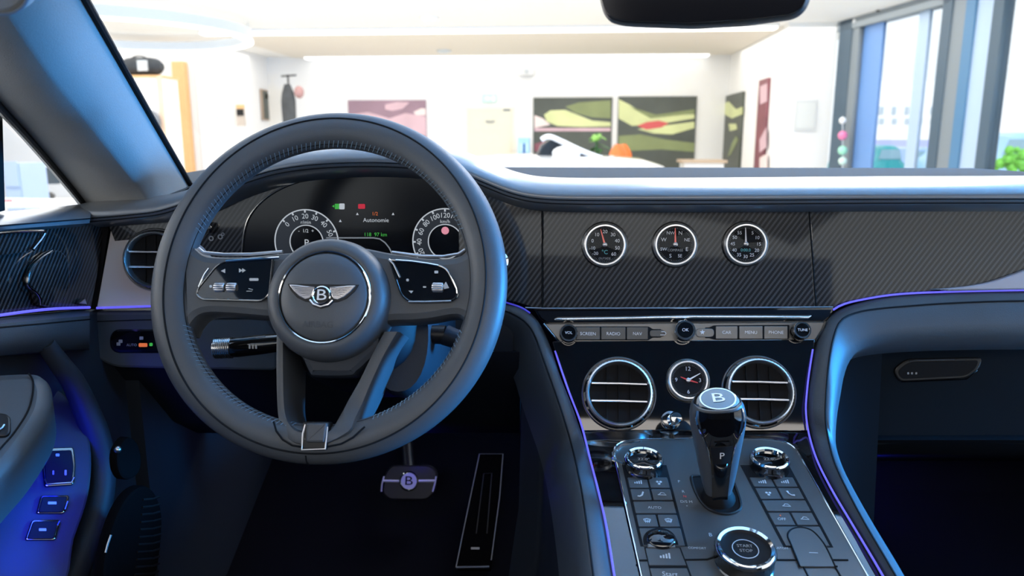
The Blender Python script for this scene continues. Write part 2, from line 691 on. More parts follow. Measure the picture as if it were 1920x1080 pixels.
# ------------------------------------------------ wall pictures
pur = mat('plum_print', (0.30, 0.19, 0.24), 0.5, vary=0.3, gs=2.2)
pink = mat('pale_pink_print', (0.62, 0.42, 0.47), 0.5, vary=0.2, gs=2)
pinkl = mat('blush_print', (0.80, 0.66, 0.64), 0.5, vary=0.1, gs=2)
dgr = mat('charcoal_print', (0.075, 0.085, 0.07), 0.5, vary=0.4, gs=1.5)
lime = mat('lime_print', (0.62, 0.66, 0.33), 0.5, vary=0.25, gs=1.6)
limed = mat('olive_print', (0.22, 0.26, 0.11), 0.5, vary=0.35, gs=1.6)
redp = mat('red_lamp_print', (0.62, 0.10, 0.10), 0.5)
wine = mat('wine_print', (0.22, 0.07, 0.09), 0.5, vary=0.5, gs=3)
board = mat('board_edge', (0.55, 0.55, 0.53), 0.6)


def picture(pl, x0, y0, x1, y1, base, shapes, label):
    a = pl.at((x0 + x1) / 2, y1)
    t = thing('wall_picture', label, 'picture', a)
    wrect(pl, x0, y0, x1, y1, 0.05, 0.05).build('board', base, t)
    for k, (L, m) in enumerate(shapes):
        poly(pl, L, 0.004, 0.054 + 0.002 * k).build('print', m, t)
    return t


picture(PB, 655, 188, 800, 330, pur, [
    ([(657, 215), (690, 210), (730, 222), (760, 212), (798, 218), (799, 255), (740, 240), (690, 235), (657, 238)], pink),
    ([(722, 196), (745, 191), (768, 192), (755, 204), (735, 208), (722, 205)], pink),
    ([(775, 210), (790, 203), (798, 204), (798, 216), (780, 216)], pinkl),
    ([(657, 240), (700, 236), (750, 243), (799, 258), (799, 325), (657, 325)], pinkl)],
    'plum and pink close-up picture on the back wall, behind the steering wheel rim')
picture(PB, 1000, 183, 1147, 330, dgr, [
    ([(1020, 215), (1032, 207), (1060, 206), (1085, 216), (1110, 226), (1145, 229), (1145, 237), (1090, 238), (1045, 236), (1025, 228)], lime),
    ([(1002, 216), (1018, 222), (1032, 234), (1002, 240)], pinkl),
    ([(1060, 200), (1085, 192), (1145, 188), (1145, 222), (1110, 220), (1080, 212)], limed),
    ([(1002, 270), (1022, 264), (1034, 274), (1034, 284), (1002, 284)], wine),
    ([(1002, 240), (1145, 240), (1145, 246), (1002, 246)], pink)],
    'dark picture with lime green car shapes on the back wall, left of the pair')
picture(PB, 1158, 181, 1304, 330, dgr, [
    ([(1160, 186), (1180, 196), (1215, 218), (1302, 214), (1302, 222), (1240, 232), (1185, 236), (1160, 222)], lime),
    ([(1180, 200), (1230, 215), (1302, 205), (1302, 213), (1220, 222)], limed),
    ([(1195, 242), (1225, 250), (1260, 252), (1302, 240), (1302, 228), (1240, 236)], lime),
    ([(1160, 255), (1200, 252), (1250, 262), (1302, 268), (1302, 285), (1240, 280), (1160, 284)], limed),
    ([(1195, 236), (1212, 229), (1235, 226), (1254, 231), (1240, 239), (1212, 243)], redp)],
    'dark picture of green car tail with red lamp, right of the back wall pair')
picture(PR, 1352, 178, 1394, 330, dgr, [
    ([(1354, 196), (1366, 190), (1380, 205), (1392, 200), (1392, 214), (1372, 222), (1354, 212)], lime),
    ([(1366, 232), (1380, 232), (1382, 242), (1368, 246)], lime),
    ([(1372, 268), (1380, 255), (1384, 262), (1370, 290), (1364, 294)], limed)],
    'tall green and black picture on the right-hand wall next to the corner')
picture(PR, 1423, 150, 1440, 330, wine, [
    ([(1425, 162), (1438, 156), (1438, 190), (1425, 196)], pink),
    ([(1424, 262), (1437, 238), (1437, 276), (1424, 286)], pink),
    ([(1424, 296), (1438, 288), (1438, 318), (1424, 320)], pinkl)],
    'narrow wine red picture on the right-hand wall beside the white pier')
t = thing('notice_plate', 'pale grey square plate on the white wall left of the glass door', 'sign', PFW.at(1510, 245))
wrect(PFW, 1490, 188, 1530, 245, 0.03, 0.03).build('plate', mat('plate_grey', (0.66, 0.67, 0.66), 0.4), t)
wrect(PFW, 1494, 193, 1526, 240, 0.006, 0.034).build('inlay', mat('plate_inlay', (0.72, 0.73, 0.70), 0.3), t)

# ------------------------------------------------ back door with sign
d = thing('door_1', 'cream door with frosted upper panel in the back wall', 'door', PB.at(919, 330), kind='structure')
wrect(PB, 870, 199, 967, 400, 0.05, 0.03).build('door_frame', mat('door_frame_cream', (0.80, 0.77, 0.68), 0.5), d)
wrect(PB, 877, 204, 961, 400, 0.05, 0.05).build('door_leaf', cream, d)
fp = wrect(PB, 880, 207, 958, 244, 0.02, 0.055).build('frosted_panel', frost, d)
g = G()
for sx in (-1, 1):
    poly(PB, [(919 + sx * 2, 226), (919 + sx * 10, 226), (919 + sx * 6, 231), (919 + sx * 2, 231)], 0.004, 0.06, g=g)
poly(PB, circ(919, 229, 2.6, n=10), 0.004, 0.061, g=g)
g.build('winged_emblem', mat('emblem_grey', (0.30, 0.30, 0.28), 0.4), fp)
wrect(PB, 944, 205, 957, 208, 0.06, 0.06).build('door_closer', frame_m, d)
t = thing('exit_sign', 'pale green exit sign on the wall above the cream door', 'sign', PB.at(917, 192))
wrect(PB, 904, 177, 931, 192, 0.06, 0.07).build('sign_box', mat('sign_pale_green', (0.55, 0.78, 0.70), 0.5), t)
g = G()
poly(PB, [(908, 184), (915, 180), (915, 183), (922, 183), (922, 186), (915, 186), (915, 189)], 0.004, 0.076, g=g)
poly(PB, [(923, 180), (928, 180), (928, 190), (923, 190)], 0.004, 0.076, g=g)
g.build('arrow_and_door_symbol', white_paint, t)
t = thing('projector', 'small white projector box high on the back wall', 'projector', PB.at(987, 142))
wrect(PB, 974, 124, 1001, 142, 0.25, 0.26).build('body', white_paint, t)
G().lathe([(0.05, 0), (0.05, 0.04), (0.03, 0.05), (0, 0.05)], PB.mat(987, 134, 0.26), 14).build('lens', pale_grey, t)
t = thing('light_switch', 'small pale switch plate left of the cream door', 'switch', PB.at(858, 262))
wrect(PB, 852, 250, 865, 262, 0.02, 0.02).build('plate', pale_grey, t)
wrect(PB, 855, 252, 862, 260, 0.01, 0.028).build('rocker', white_paint, t)

# blue drum / display right of the door
p = PB.at(982, 294)
P2 = Pl((0, 16.2, 0), (0, -1, 0))
t = thing('blue_display_case', 'small blue display case against the wall right of the cream door', 'display case', P2.at(982, 294))
a = P2.at(971, 294)
b = P2.at(993, 258)
boxw(a.x, b.x, 16.2, 16.5, a.z, b.z).build('case', mat('sky_blue_case', (0.33, 0.58, 0.82), 0.4), t)
boxw(a.x + 0.03, b.x - 0.03, 16.18, 16.2, a.z + 0.1, b.z - 0.12).build('front_pane', mat('pale_blue_pane', (0.50, 0.74, 0.92), 0.2), t)
boxw(a.x + 0.11, a.x + 0.16, 16.16, 16.18, a.z + 0.06, a.z + 0.28).build('bottle', mat('deep_blue_bottle', (0.03, 0.12, 0.35), 0.3), t)
boxw(a.x - 0.1, b.x + 0.1, 16.1, 16.7, 0, a.z).build('plinth', white_paint, t)

# ------------------------------------------------ left wall furniture
PL2 = Pl((0, 14.9, 0), (0, -1, 0))
a = PL2.at(329, 116)
b = PL2.at(352, 116)
t = thing('oak_post', 'tall orange oak post against the white left wall', 'post', (0.5 * (a.x + b.x), 14.9, 0))
boxw(a.x - 0.04, a.x + 0.20, 14.8, 14.98, 0.0, a.z).build('post_body', orange_wood, t)
boxw(a.x - 0.06, a.x + 0.22, 14.78, 14.99, 0.0, 0.08).build('foot', orange_wood, t)
g = G()
for k, x in enumerate((372, 392, 417, 425)):
    q = PLW.at(x, 200)
    boxw(q.x - 0.012, q.x + 0.012, 14.975, 15.0, 0.05, 2.75, g)
g.build('trim_2', mat('panel_joint_paint', (0.70, 0.70, 0.68), 0.6), kind='structure')
t = thing('wardrobe_door', 'flush white cupboard door with small knob on the left wall', 'cupboard door', PLW.at(405, 330))
wrect(PLW, 396, 184, 418, 400, 0.03, 0.03).build('leaf', white_paint, t)
G().sphere(PLW.at(407, 220, 0.06), 0.03, seg=10).build('knob', pale_grey, t)

P3 = Pl((0, 13.0, 0), (0, -1, 0))
a = P3.at(225, 141)
b = P3.at(299, 141)
t = thing('display_shelf', 'tall white shelf unit with orange lit edges beside the left pillar', 'shelf', (0.5 * (a.x + b.x), 13, 0))
boxw(a.x, b.x, 13.02, 13.6, 0, a.z - 0.04).build('cabinet', white_paint, t)
boxw(a.x - 0.02, b.x + 0.02, 13.0, 13.62, a.z - 0.04, a.z).build('top_board', orange_wood, t)
boxw(b.x - 0.05, b.x + 0.03, 12.98, 13.02, 0, a.z - 0.02).build('side_edge', mat('peach_edge', (0.85, 0.62, 0.45), 0.5), t)
# travel bag on the shelf
t = thing('travel_bag', 'dark grey holdall bag on top of the orange-edged shelf', 'bag', P3.at(268, 140))
c = Pl((0, 13.28, 0), (0, -1, 0)).at(266, 123)
hh = 0.16
g = G()
rows = []
for k in range(13):
    u = -0.38 + 0.76 * k / 12
    q = (1 - (abs(u) / 0.40) ** 4) ** 0.5
    rows.append([V((c.x + u, 13.28 + 0.17 * q * math.cos(an), a.z + 0.165 + 0.165 * q * math.sin(an) * (1.0 if math.sin(an) > 0 else 1.0))) for an in [2 * PI * i / 14 for i in range(14)]])
bagm = mat('bag_canvas', (0.035, 0.042, 0.05), 0.7, vary=0.5, gs=8)
bd = g.loft(rows, closed=True, caps=True).build('bag_body', bagm, t)
G().tube([V((c.x - 0.18 + 0.36 * i / 10, 13.22, a.z + 0.29 + 0.06 * math.sin(PI * i / 10))) for i in range(11)], 0.012).build('handle', black, t)
boxw(c.x + 0.02, c.x + 0.20, 13.095, 13.12, a.z + 0.08, a.z + 0.26).build('pocket', pale_grey, t)
# helmet at pillar edge
t = thing('grey_helmet', 'round grey helmet hanging at the shelf beside the left pillar', 'helmet', P3.at(283, 250))
hc_ = P3.at(289, 230)
G().sphere((hc_.x, 12.86, hc_.z), 0.19, seg=18, sc=(1, 0.75, 1.15)).build('shell', mat('helmet_grey', (0.16, 0.18, 0.21), 0.35), t)
G().sphere((hc_.x + 0.06, 12.74, hc_.z + 0.02), 0.12, seg=14, sc=(1, 0.6, 0.8)).build('visor', piano, t)

# small things on the far left wall
P4 = Pl((0, 15.6, 0), (0, -1, 0))


def wallitem(name, label, cat, x0, y0, x1, y1, m, ms, pl, cap=None):
    t = thing(name, label, cat, pl.at((x0 + x1) / 2, y1))
    wrect(pl, x0, y0, x1, y1, 0.04, 0.045).build('box', m, t)
    for (q, mm) in ms:
        wrect(pl, *q, 0.02, 0.06).build('front', mm, t)


wallitem('wall_dispenser', 'small dark and beige wall box with orange top, left of the narrow poster', 'wall box', 445, 196, 460, 236, mat('dispenser_beige', (0.55, 0.47, 0.40), 0.5),
         [((446, 205, 459, 217), black), ((445, 197, 460, 204), orange_wood)], PLW)
wallitem('narrow_poster', 'narrow dark poster in wooden edging on the left back wall', 'poster', 488, 168, 500, 226, mat('poster_edge', (0.45, 0.34, 0.25), 0.5),
         [((490, 171, 499, 223), dgr), ((493, 176, 498, 185), lime)], Pl((xl, 0, 0), (1, 0, 0), (0, 1, 0)))
# garment stand
P5 = Pl((0, 15.8, 0), (0, -1, 0))
t = thing('garment_stand', 'stand with dark jacket and pink cap before the back wall', 'garment stand', (P5.at(543, 200).x, 15.8, 0))
bx_ = P5.at(543, 200).x
zt = P5.at(543, 140).z
G().tube([V((bx_, 15.8, 0.03)), V((bx_, 15.8, zt))], 0.02).build('pole', black, t)
G().lathe([(0.0, 0), (0.22, 0), (0.22, 0.03), (0.0, 0.05)], Matrix.Translation(V((bx_, 15.8, 0))), 18).build('base', black, t)
G().tube([V((bx_ - 0.14, 15.8, zt - 0.03)), V((bx_ + 0.18, 15.8, zt - 0.01))], 0.018).build('crossbar', black, t)
zj = P5.at(543, 158).z
rows = []
for k in range(9):
    w_ = (0.06, 0.13, 0.16, 0.16, 0.155, 0.15, 0.15, 0.155, 0.15)[k]
    zz = zj - (zj - 1.0) * k / 8
    rows.append([V((bx_ - 0.02 + w_ * math.cos(a), 15.8 + 0.08 * math.sin(a), zz)) for a in [2 * PI * i / 12 for i in range(12)]])
G().loft(rows, closed=True, caps=True).build('jacket', mat('jacket_cloth', (0.07, 0.075, 0.08), 0.8, vary=0.4, gs=9), t)
q = P5.at(562, 173)
G().sphere((q.x, 15.76, q.z), 0.12, seg=12, sc=(0.9, 0.7, 1.1)).build('cap', mat('cap_rose', (0.45, 0.26, 0.25), 0.7, vary=0.5, gs=10), t)

# ------------------------------------------------ white sports car with raised flap in the showroom
P6 = Pl((0, 8.5, 0), (0, -1, 0))
carw = mat('white_car_paint', (0.86, 0.86, 0.85), 0.2, coat=1.0)
t = thing('white_sports_car', 'low white car with dark cabin parked in front of the back wall', 'car', (P6.at(1040, 300).x, 9.2, 0))
prof = [(830, 330), (850, 308), (880, 298), (930, 294), (1000, 293), (1070, 294), (1150, 297), (1210, 302), (1245, 312), (1262, 330)]
top = P6.pts(prof)
rows = []
for (yo, dz, sx) in ((-0.55, -0.22, 0.90), (-0.45, -0.05, 0.97), (-0.2, 0.0, 1.0), (0.6, 0.02, 1.0), (1.1, -0.02, 0.98), (1.3, -0.22, 0.92)):
    cx_ = P6.at(1045, 300).x
    up_ = [V((cx_ + (p.x - cx_) * sx, 8.75 + yo, max(p.z + dz, 0.35))) for p in top]
    lo_ = [V((p.x, p.y, 0.25)) for p in reversed(up_)]
    rows.append(up_ + lo_)
G().loft(rows, closed=True, caps=True).build('body', carw, t)
cab = [(1003, 294), (1012, 272), (1034, 258), (1060, 262), (1100, 284), (1120, 296)]
g = G()
tp = P6.pts(cab)
g.slab([V((p.x, 8.75, p.z)) for p in tp], (0, -1, 0), 0.9, 0.03)
g.build('cabin_glass', mat('car_glass_dark', (0.03, 0.035, 0.04), 0.1), t)
pp = P6.pts([(1014, 262), (1030, 256), (1062, 270), (1100, 287), (1130, 298)])
G().tube([V((p.x, 8.72, p.z)) for p in cr(pp, 4)], 0.03, seg=8).build('roof_pillar', carw, t)
q = P6.at(1062, 288)
G().sphere((q.x, 8.70, q.z), 0.11, seg=16, sc=(1.5, 0.5, 0.8)).build('door_mirror', carw, t)
for sx in (-0.9, 0.85):
    G().lathe([(0.0, 0.0), (0.31, 0), (0.32, 0.05), (0.32, 0.2), (0.0, 0.2)], Matrix.Translation(V((P6.at(1045, 300).x + sx, 8.2, 0.32))) @ Matrix.Rotation(PI / 2, 4, 'X'), 24).build('wheel', black, t)

# plant, orange chairs, beige counter behind the car
P7 = Pl((0, 14.0, 0), (0, -1, 0))
q = P7.at(1118, 300)
t = thing('potted_plant', 'green leafy plant standing between the white car and the pictures', 'plant', (q.x, 14, 0))
G().lathe([(0.0, 0), (0.16, 0), (0.20, 0.35), (0.17, 0.36), (0.0, 0.33)], Matrix.Translation(V((q.x, 14, 0))), 18).build('pot', white_paint, t)
leafm = mat('leaf_green', (0.03, 0.13, 0.03), 0.5, vary=0.5, gs=10)
leafl = mat('young_leaf_green', (0.20, 0.46, 0.08), 0.5, vary=0.3, gs=10)
rn = random.Random(5)
G().tube([V((q.x, 14, 0.3)), V((q.x, 14, 1.3))], 0.02).build('stem', leafm, t)
for k in range(26):
    an = rn.uniform(0, 2 * PI)
    zz = rn.uniform(0.75, 1.25)
    ln = rn.uniform(0.16, 0.3)
    c0 = V((q.x, 14, zz))
    dr = V((math.cos(an), math.sin(an), rn.uniform(0.0, 0.9))).normalized()
    sd = dr.cross(V((0, 0, 1))).normalized()
    up_ = sd.cross(dr)
    rows = []
    for i in range(6):
        u = i / 5
        w_ = 0.07 * math.sin(PI * min(u * 0.9 + 0.08, 1))
        ct = c0 + dr * ln * u - V((0, 0, 0.12 * u * u))
        rows.append([ct - sd * w_, ct + up_ * 0.012, ct + sd * w_])
    G().loft(rows).build('leaf', leafl if zz > 1.13 else leafm, t)
orr = mat('orange_shell', (0.85, 0.17, 0.03), 0.35)
for k, x in enumerate((1151, 1168)):
    q = P7.at(x, 297)
    t = thing('orange_chair', ('bright orange shell chair beside the plant, left of two', 'orange shell chair behind the white car, right of two')[k], 'chair', (q.x, 13.0 + 0.7 * k, 0), group='orange chairs')
    y0 = 13.0 + 0.7 * k
    rows = []
    zt = P7.at(x, 270).z
    for i in range(10):
        u = i / 9
        wz = 0.16 * (1 - 0.75 * u ** 3)
        zz = 0.72 + (zt - 0.72) * u
        rows.append([V((q.x + wz * math.sin(a), y0 + 0.10 - 0.14 * math.cos(a) + 0.1 * u, zz)) for a in [-1.4 + 2.8 * j / 8 for j in range(9)]])
    G().sheet(rows, 0.02).build('backrest', orr, t)
    G().lathe([(0.0, 0.0), (0.17, 0.0), (0.19, 0.03), (0.17, 0.06), (0.0, 0.05)], Matrix.Translation(V((q.x, y0, 0.66))), 20).build('seat', orr, t)
    for an in (0.8, 2.3, 4.0, 5.4):
        G().tube([V((q.x + 0.1 * math.cos(an), y0 + 0.1 * math.sin(an), 0.66)), V((q.x + 0.2 * math.cos(an), y0 + 0.2 * math.sin(an), 0.0))], 0.014).build('leg', pale_grey, t)
q = P7.at(1320, 302)
t = thing('reception_counter', 'low counter with beige wooden top under the pictures at right', 'counter', (q.x, 14, 0))
a, b = P7.at(1278, 300), P7.at(1362, 300)
boxw(a.x, b.x, 13.9, 14.6, a.z - 0.05, a.z).build('counter_top', mat('beige_wood', (0.50, 0.38, 0.27), 0.5), t)
boxw(a.x + 0.05, b.x - 0.05, 13.95, 14.55, 0, a.z - 0.05).build('counter_body', white_paint, t)

# ------------------------------------------------ glazed front at right with sliding door
ZT = 3.25


def post(name, x0, x1, depth, m, label=None, zt=ZT, h=0.0, parent=None, ym=160):
    a0, _ = PFA.ab(x0, ym)
    a1, _ = PFA.ab(x1, ym)
    P = [PFA.o + PFA.r * a + PFA.n * h for a in (a0, a1)]
    g = G().slab([P[0], P[1], P[1] + V((0, 0, zt)), P[0] + V((0, 0, zt))], PFA.n, depth)
    return g.build(name, m, parent)


w1 = thing('window_1', 'slate framed glass front with an open sliding door at right', 'window', PFA.at(1700, 300), kind='structure')
post('frame_post', 1566, 1588, 0.14, frame_m, parent=w1)
post('frame_edge', 1588, 1600, 0.10, frame_grey, parent=w1, h=-0.02)
post('frame_post', 1752, 1769, 0.16, frame_m, parent=w1)
post('frame_post', 1769, 1795, 0.14, frame_grey, parent=w1, h=-0.02)
post('frame_edge', 1795, 1812, 0.12, mat('steel_blue_edge', (0.07, 0.19, 0.34), 0.4), parent=w1)
post('frame_edge', 1812, 1845, 0.10, frame_pale, parent=w1, h=-0.03)
post('frame_post', 1845, 1864, 0.14, frame_m, parent=w1)
a0, _ = PFA.ab(1566, 100)
a1, _ = PFA.ab(1769, 100)
zb = PFA.at(1603, 52).z
P = [PFA.o + PFA.r * a for a in (a0, a1)]
G().slab([P[0] + V((0, 0, zb)), P[1] + V((0, 0, zb)), P[1] + V((0, 0, zb + 0.17)), P[0] + V((0, 0, zb + 0.17))], PFA.n, 0.2).build('transom', frame_grey, w1)
G().slab([P[0] + V((0, 0, zb + 0.17)), P[1] + V((0, 0, zb + 0.17)), P[1] + V((0, 0, ZT)), P[0] + V((0, 0, ZT))], PFA.n, 0.12).build('upper_panel', white_paint, w1)
G().lathe([(0.03, 0), (0.03, 0.03), (0, 0.04)], PFA.mat(1648, 18, 0.0), 12).build('door_sensor', black, w1)
G().lathe([(0.03, 0), (0.03, 0.02), (0, 0.03)], PFA.mat(1603, 39, 0.0), 12).build('indicator_lamp', white_paint, w1)
ds = thing('sliding_door', 'blue edged sliding glass door standing half open in the glass front', 'door', PFA.at(1660, 310))
post('door_edge', 1600, 1634, 0.05, frame_blue, zt=zb, h=-0.10, parent=ds)
post('door_stile', 1698, 1716, 0.05, frame_pale, zt=zb, h=-0.10, parent=ds)
post('pane', 1634, 1698, 0.01, clear, zt=zb, h=-0.12, parent=ds)
post('pane', 1716, 1752, 0.01, clear, zt=zb, h=-0.12, parent=ds)
post('window_pane', 1864, 1990, 0.01, clear, parent=w1, h=-0.06)

# glass balls hanging at the door post
t = thing('hanging_glass_balls', 'string of white, pink and green glass balls beside the slate door post', 'decoration', PFA.at(1578, 312, 0.05))
for (y, rr, cc) in ((226, 6, (0.85, 0.88, 0.88)), (254, 8, (0.85, 0.22, 0.42)), (282, 8, (0.35, 0.75, 0.55)), (302, 7, (0.65, 0.85, 0.75))):
    q = PFA.at(1580, y, 0.12)
    G().sphere(q, rr * 12.5 / FPX, seg=14).build('ball', mat('glass_ball_%d' % y, cc, 0.15), t)
G().tube([PFA.at(1580, 218, 0.12), PFA.at(1580, 318, 0.12)], 0.008).build('string', pale_grey, t)

# outside: forecourt, far building, parked cars, shrub
boxw(8.5, 60, -20, 60, -0.25, -0.05).build('forecourt_ground', mat('pale_asphalt', (0.55, 0.57, 0.60), 0.8, vary=0.1, gs=1), kind='structure')
PX = Pl((0, 34, 0), (0, -1, 0))
t = thing('white_building', 'pale white building across the forecourt beyond the glass door', 'building', PX.at(1720, 300))
a, b = PX.at(1600, 150), PX.at(2100, 150)
boxw(a.x, b.x, 34, 40, -0.05, PX.at(1720, 152).z).build('wall', mat('building_white', (0.9, 0.9, 0.9), 0.6, vary=0.03, gs=1), t)
wm = mat('window_grey', (0.45, 0.52, 0.58), 0.3)
for k in range(5):
    wrect(PX, 1648 + k * 24, 200, 1656 + k * 24, 214, 0.1, 0.05).build('window', wm, t)
    wrect(PX, 1648 + k * 24, 222, 1657 + k * 24, 232, 0.1, 0.05).build('window', wm, t)
wrect(PX, 1600, 262, 2050, 276, 0.2, 0.1).build('blue_band', mat('periwinkle_band', (0.42, 0.45, 0.80), 0.5), t)


def parked(name, label, x0, x1, yt, Y, m):
    pl = Pl((0, Y, 0), (0, -1, 0))
    a, b, c = pl.at(x0, 318), pl.at(x1, 318), pl.at((x0 + x1) / 2, yt)
    t = thing(name, label, 'car', ((a.x + b.x) / 2, Y, -0.05))
    w_ = b.x - a.x
    h_ = c.z + 0.05
    L = [(-0.5, 0.12), (-0.5, 0.45), (-0.46, 0.58), (-0.36, 0.66), (-0.26, 0.94), (-0.12, 1.0), (0.12, 1.0), (0.26, 0.94), (0.36, 0.66), (0.46, 0.58), (0.5, 0.45), (0.5, 0.12)]
    P = [V((c.x + u * w_, Y, -0.05 + v * h_)) for u, v in L]
    G().slab(P, (0, -1, 0), 3.2, 0.12).build('body', m, t)
    P = [V((c.x + u * w_, Y - 0.02, -0.05 + v * h_)) for u, v in ((-0.31, 0.68), (-0.24, 0.90), (0.24, 0.90), (0.31, 0.68))]
    G().slab(P, (0, -1, 0), 0.03).build('rear_window', mat(name + '_glass', (0.25, 0.40, 0.48), 0.1), t)
    for sx in (-0.38, 0.38):
        G().lathe([(0, 0), (0.3, 0), (0.3, 0.25), (0, 0.25)], Matrix.Translation(V((c.x + sx * w_, Y + 0.3, 0.25))) @ Matrix.Rotation(PI / 2, 4, 'X'), 18).build('wheel', black, t)


parked('teal_car', 'teal parked car seen through the sliding door', 1636, 1706, 272, 20.0, mat('teal_paint', (0.02, 0.33, 0.36), 0.3, coat=0.8))
parked('light_blue_car', 'light blue parked car seen between door stile and grey post', 1700, 1790, 276, 22.0, mat('light_blue_paint', (0.30, 0.45, 0.80), 0.3, coat=0.8))
parked('pale_blue_van', 'pale blue parked van beyond the glass at the right edge', 1862, 1990, 248, 16.0, mat('pale_blue_paint', (0.35, 0.60, 0.82), 0.3, coat=0.8))
PS_ = Pl((0, 12.0, 0), (0, -1, 0))
q = PS_.at(1908, 300)
t = thing('green_shrub', 'bright green shrub in a white planter outside the right window', 'shrub', (q.x, 12, -0.05))
boxw(q.x - 0.35, q.x + 0.35, 11.75, 12.25, -0.05, 0.62).build('planter', white_paint, t)
rn = random.Random(8)
g = G()
for k in range(40):
    c0 = V((q.x + rn.gauss(0, 0.13), 12 + rn.gauss(0, 0.1), 0.82 + rn.gauss(0, 0.10)))
    g.sphere(c0, rn.uniform(0.05, 0.09), seg=8)
g.build('foliage', mat('shrub_green', (0.16, 0.55, 0.05), 0.6, vary=0.4, gs=12), t, kind='stuff')

# ------------------------------------------------ seen through the driver's side window
PO = Pl((0, 9.0, 0), (0, -1, 0))


def offchair(x, y, label):
    q = PO.at(x, y)
    t = thing('office_chair', label, 'chair', (q.x, 9.0, 0))
    rows = []
    for i in range(9):
        u = i / 8
        wz = 0.21 * (1 - 0.5 * u ** 3)
        zz = 0.62 + (q.z - 0.62) * u
        rows.append([V((q.x + wz * math.sin(a) * 1.1, 9.0 - 0.06 * math.cos(a) * (1 - u) + 0.05 * u, zz)) for a in [-1.5 + 3.0 * j / 8 for j in range(9)]])
    G().sheet(rows, 0.05).build('backrest', mat('chair_charcoal', (0.035, 0.05, 0.06), 0.6), t)
    G().lathe([(0, 0), (0.22, 0), (0.24, 0.04), (0.2, 0.08), (0, 0.07)], Matrix.Translation(V((q.x, 8.85, 0.44))), 20).build('seat', black, t)
    G().tube([V((q.x, 8.85, 0.1)), V((q.x, 8.85, 0.45))], 0.03).build('stem', dark_chrome, t)
    for k in range(5):
        an = 2 * PI * k / 5
        G().tube([V((q.x, 8.85, 0.1)), V((q.x + 0.28 * math.cos(an), 8.85 + 0.28 * math.sin(an), 0.05))], 0.02).build('foot', dark_chrome, t)


offchair(72, 314, 'charcoal office chair seen through the driver side window')
PO2 = Pl((0, 7.5, 0), (0, -1, 0))
a, b = PO2.at(7, 306), PO2.at(36, 306)
t = thing('grey_cabinet', 'grey filing cabinet seen through the driver side window', 'cabinet', (0.5 * (a.x + b.x), 7.7, 0))
boxw(a.x - 0.02, b.x, 7.5, 7.9, 0, a.z).build('body', mat('cabinet_grey_blue', (0.42, 0.50, 0.62), 0.5), t)
for k in range(3):
    boxw(a.x, b.x - 0.02, 7.485, 7.5, 0.08 + k * 0.3, 0.34 + k * 0.3).build('drawer', mat('drawer_grey_%d' % k, (0.46, 0.54, 0.66), 0.45), t)
PO3 = Pl((0, 7.0, 0), (0, -1, 0))
a, b = PO3.at(-60, 350), PO3.at(180, 350)
t = thing('white_desk', 'white desk with red edged papers outside the driver side window', 'desk', (0.5 * (a.x + b.x), 6.9, 0))
boxw(a.x, b.x, 6.5, 7.1, a.z - 0.16, a.z - 0.12).build('desk_top', white_paint, t)
for xx in (a.x + 0.05, b.x - 0.05):
    for yy in (6.56, 7.04):
        boxw(xx - 0.02, xx + 0.02, yy - 0.02, yy + 0.02, 0, a.z - 0.16).build('leg', pale_grey, t)
q = PO3.at(40, 345)
t = thing('folder', 'white folder with red edge lying on the desk at left', 'folder', (q.x, 6.8, a.z - 0.12))
boxw(q.x - 0.12, q.x + 0.12, 6.7, 6.9, a.z - 0.12, a.z - 0.10).build('pages', white_paint, t)
boxw(q.x - 0.12, q.x + 0.12, 6.695, 6.7, a.z - 0.118, a.z - 0.102).build('red_edge', redp, t)

# ================================================================== CAR CABIN: shell, glass, pillar
def slope_n(deg):
    """normal of a face that leans back from upright by deg (0 = upright, facing the seats)"""
    return (0, -math.cos(R_(deg)), math.sin(R_(deg)))


PF = Pl((0, 0.945, 1.02), slope_n(8))                       # fascia
PSB = Pl(atY(1280, 617, 0.915), slope_n(18))                # switch bar
PST = Pl(atY(1290, 712, 0.885), slope_n(27))                # centre stack
PK = Pl(PST.at(1290, 806), slope_n(90 - 17))                # console
PD = Pl((-0.75, 0, 0), (1, 0, 0), (0, 1, 0))                # driver's door

shell = thing('car_body', 'dark cabin shell of the car around the footwells', 'car', (0, 0.5, 0.36))
boxw(-0.86, 0.86, -1.8, 1.16, 0.36, 0.40).build('floor_pan', carpet, shell)
G().sheet([[V((x, 1.15, 0.40)) for x in (-0.86, 0.86)], [V((x, 1.50, 0.66)) for x in (-0.86, 0.86)], [V((x, 1.54, 1.06)) for x in (-0.86, 0.86)]], 0.03).build('toe_board', carpet, shell)
boxw(-0.89, -0.86, -1.8, 1.55, 0.36, 1.03).build('side_wall', navy, shell)
boxw(0.86, 0.89, -1.8, 1.55, 0.36, 0.60).build('side_sill', navy, shell)  # low sill leaves an assumed opening that lets the added blue light in
boxw(0.86, 0.89, 0.98, 1.55, 0.60, 1.06).build('side_wall', navy, shell)
boxw(0.86, 0.89, -1.8, -0.2, 0.60, 1.03).build('side_wall', navy, shell)
G().sheet([[V((x, 1.50, 1.02)) for x in (-0.9, 0.9)], [V((x, 1.56, 1.085)) for x in (-0.9, 0.9)]], 0.05).build('scuttle', matt_black, shell)
headm = mat('headliner', (0.10, 0.12, 0.14), 0.9, grain=0.2, spec=0.1)
rows = []
for (y, z) in ((0.50, 1.475), (0.30, 1.50), (-0.2, 1.52), (-0.8, 1.50), (-1.2, 1.46)):
    rows.append([V((x, y, z - 0.13 * (abs(x) / 0.80) ** 3)) for x in (-0.80, -0.7, -0.6, -0.4, -0.15, 0.15, 0.4, 0.6, 0.7, 0.80)])
G().sheet(rows, 0.04, (0, 0, 1)).build('headliner', headm, shell)
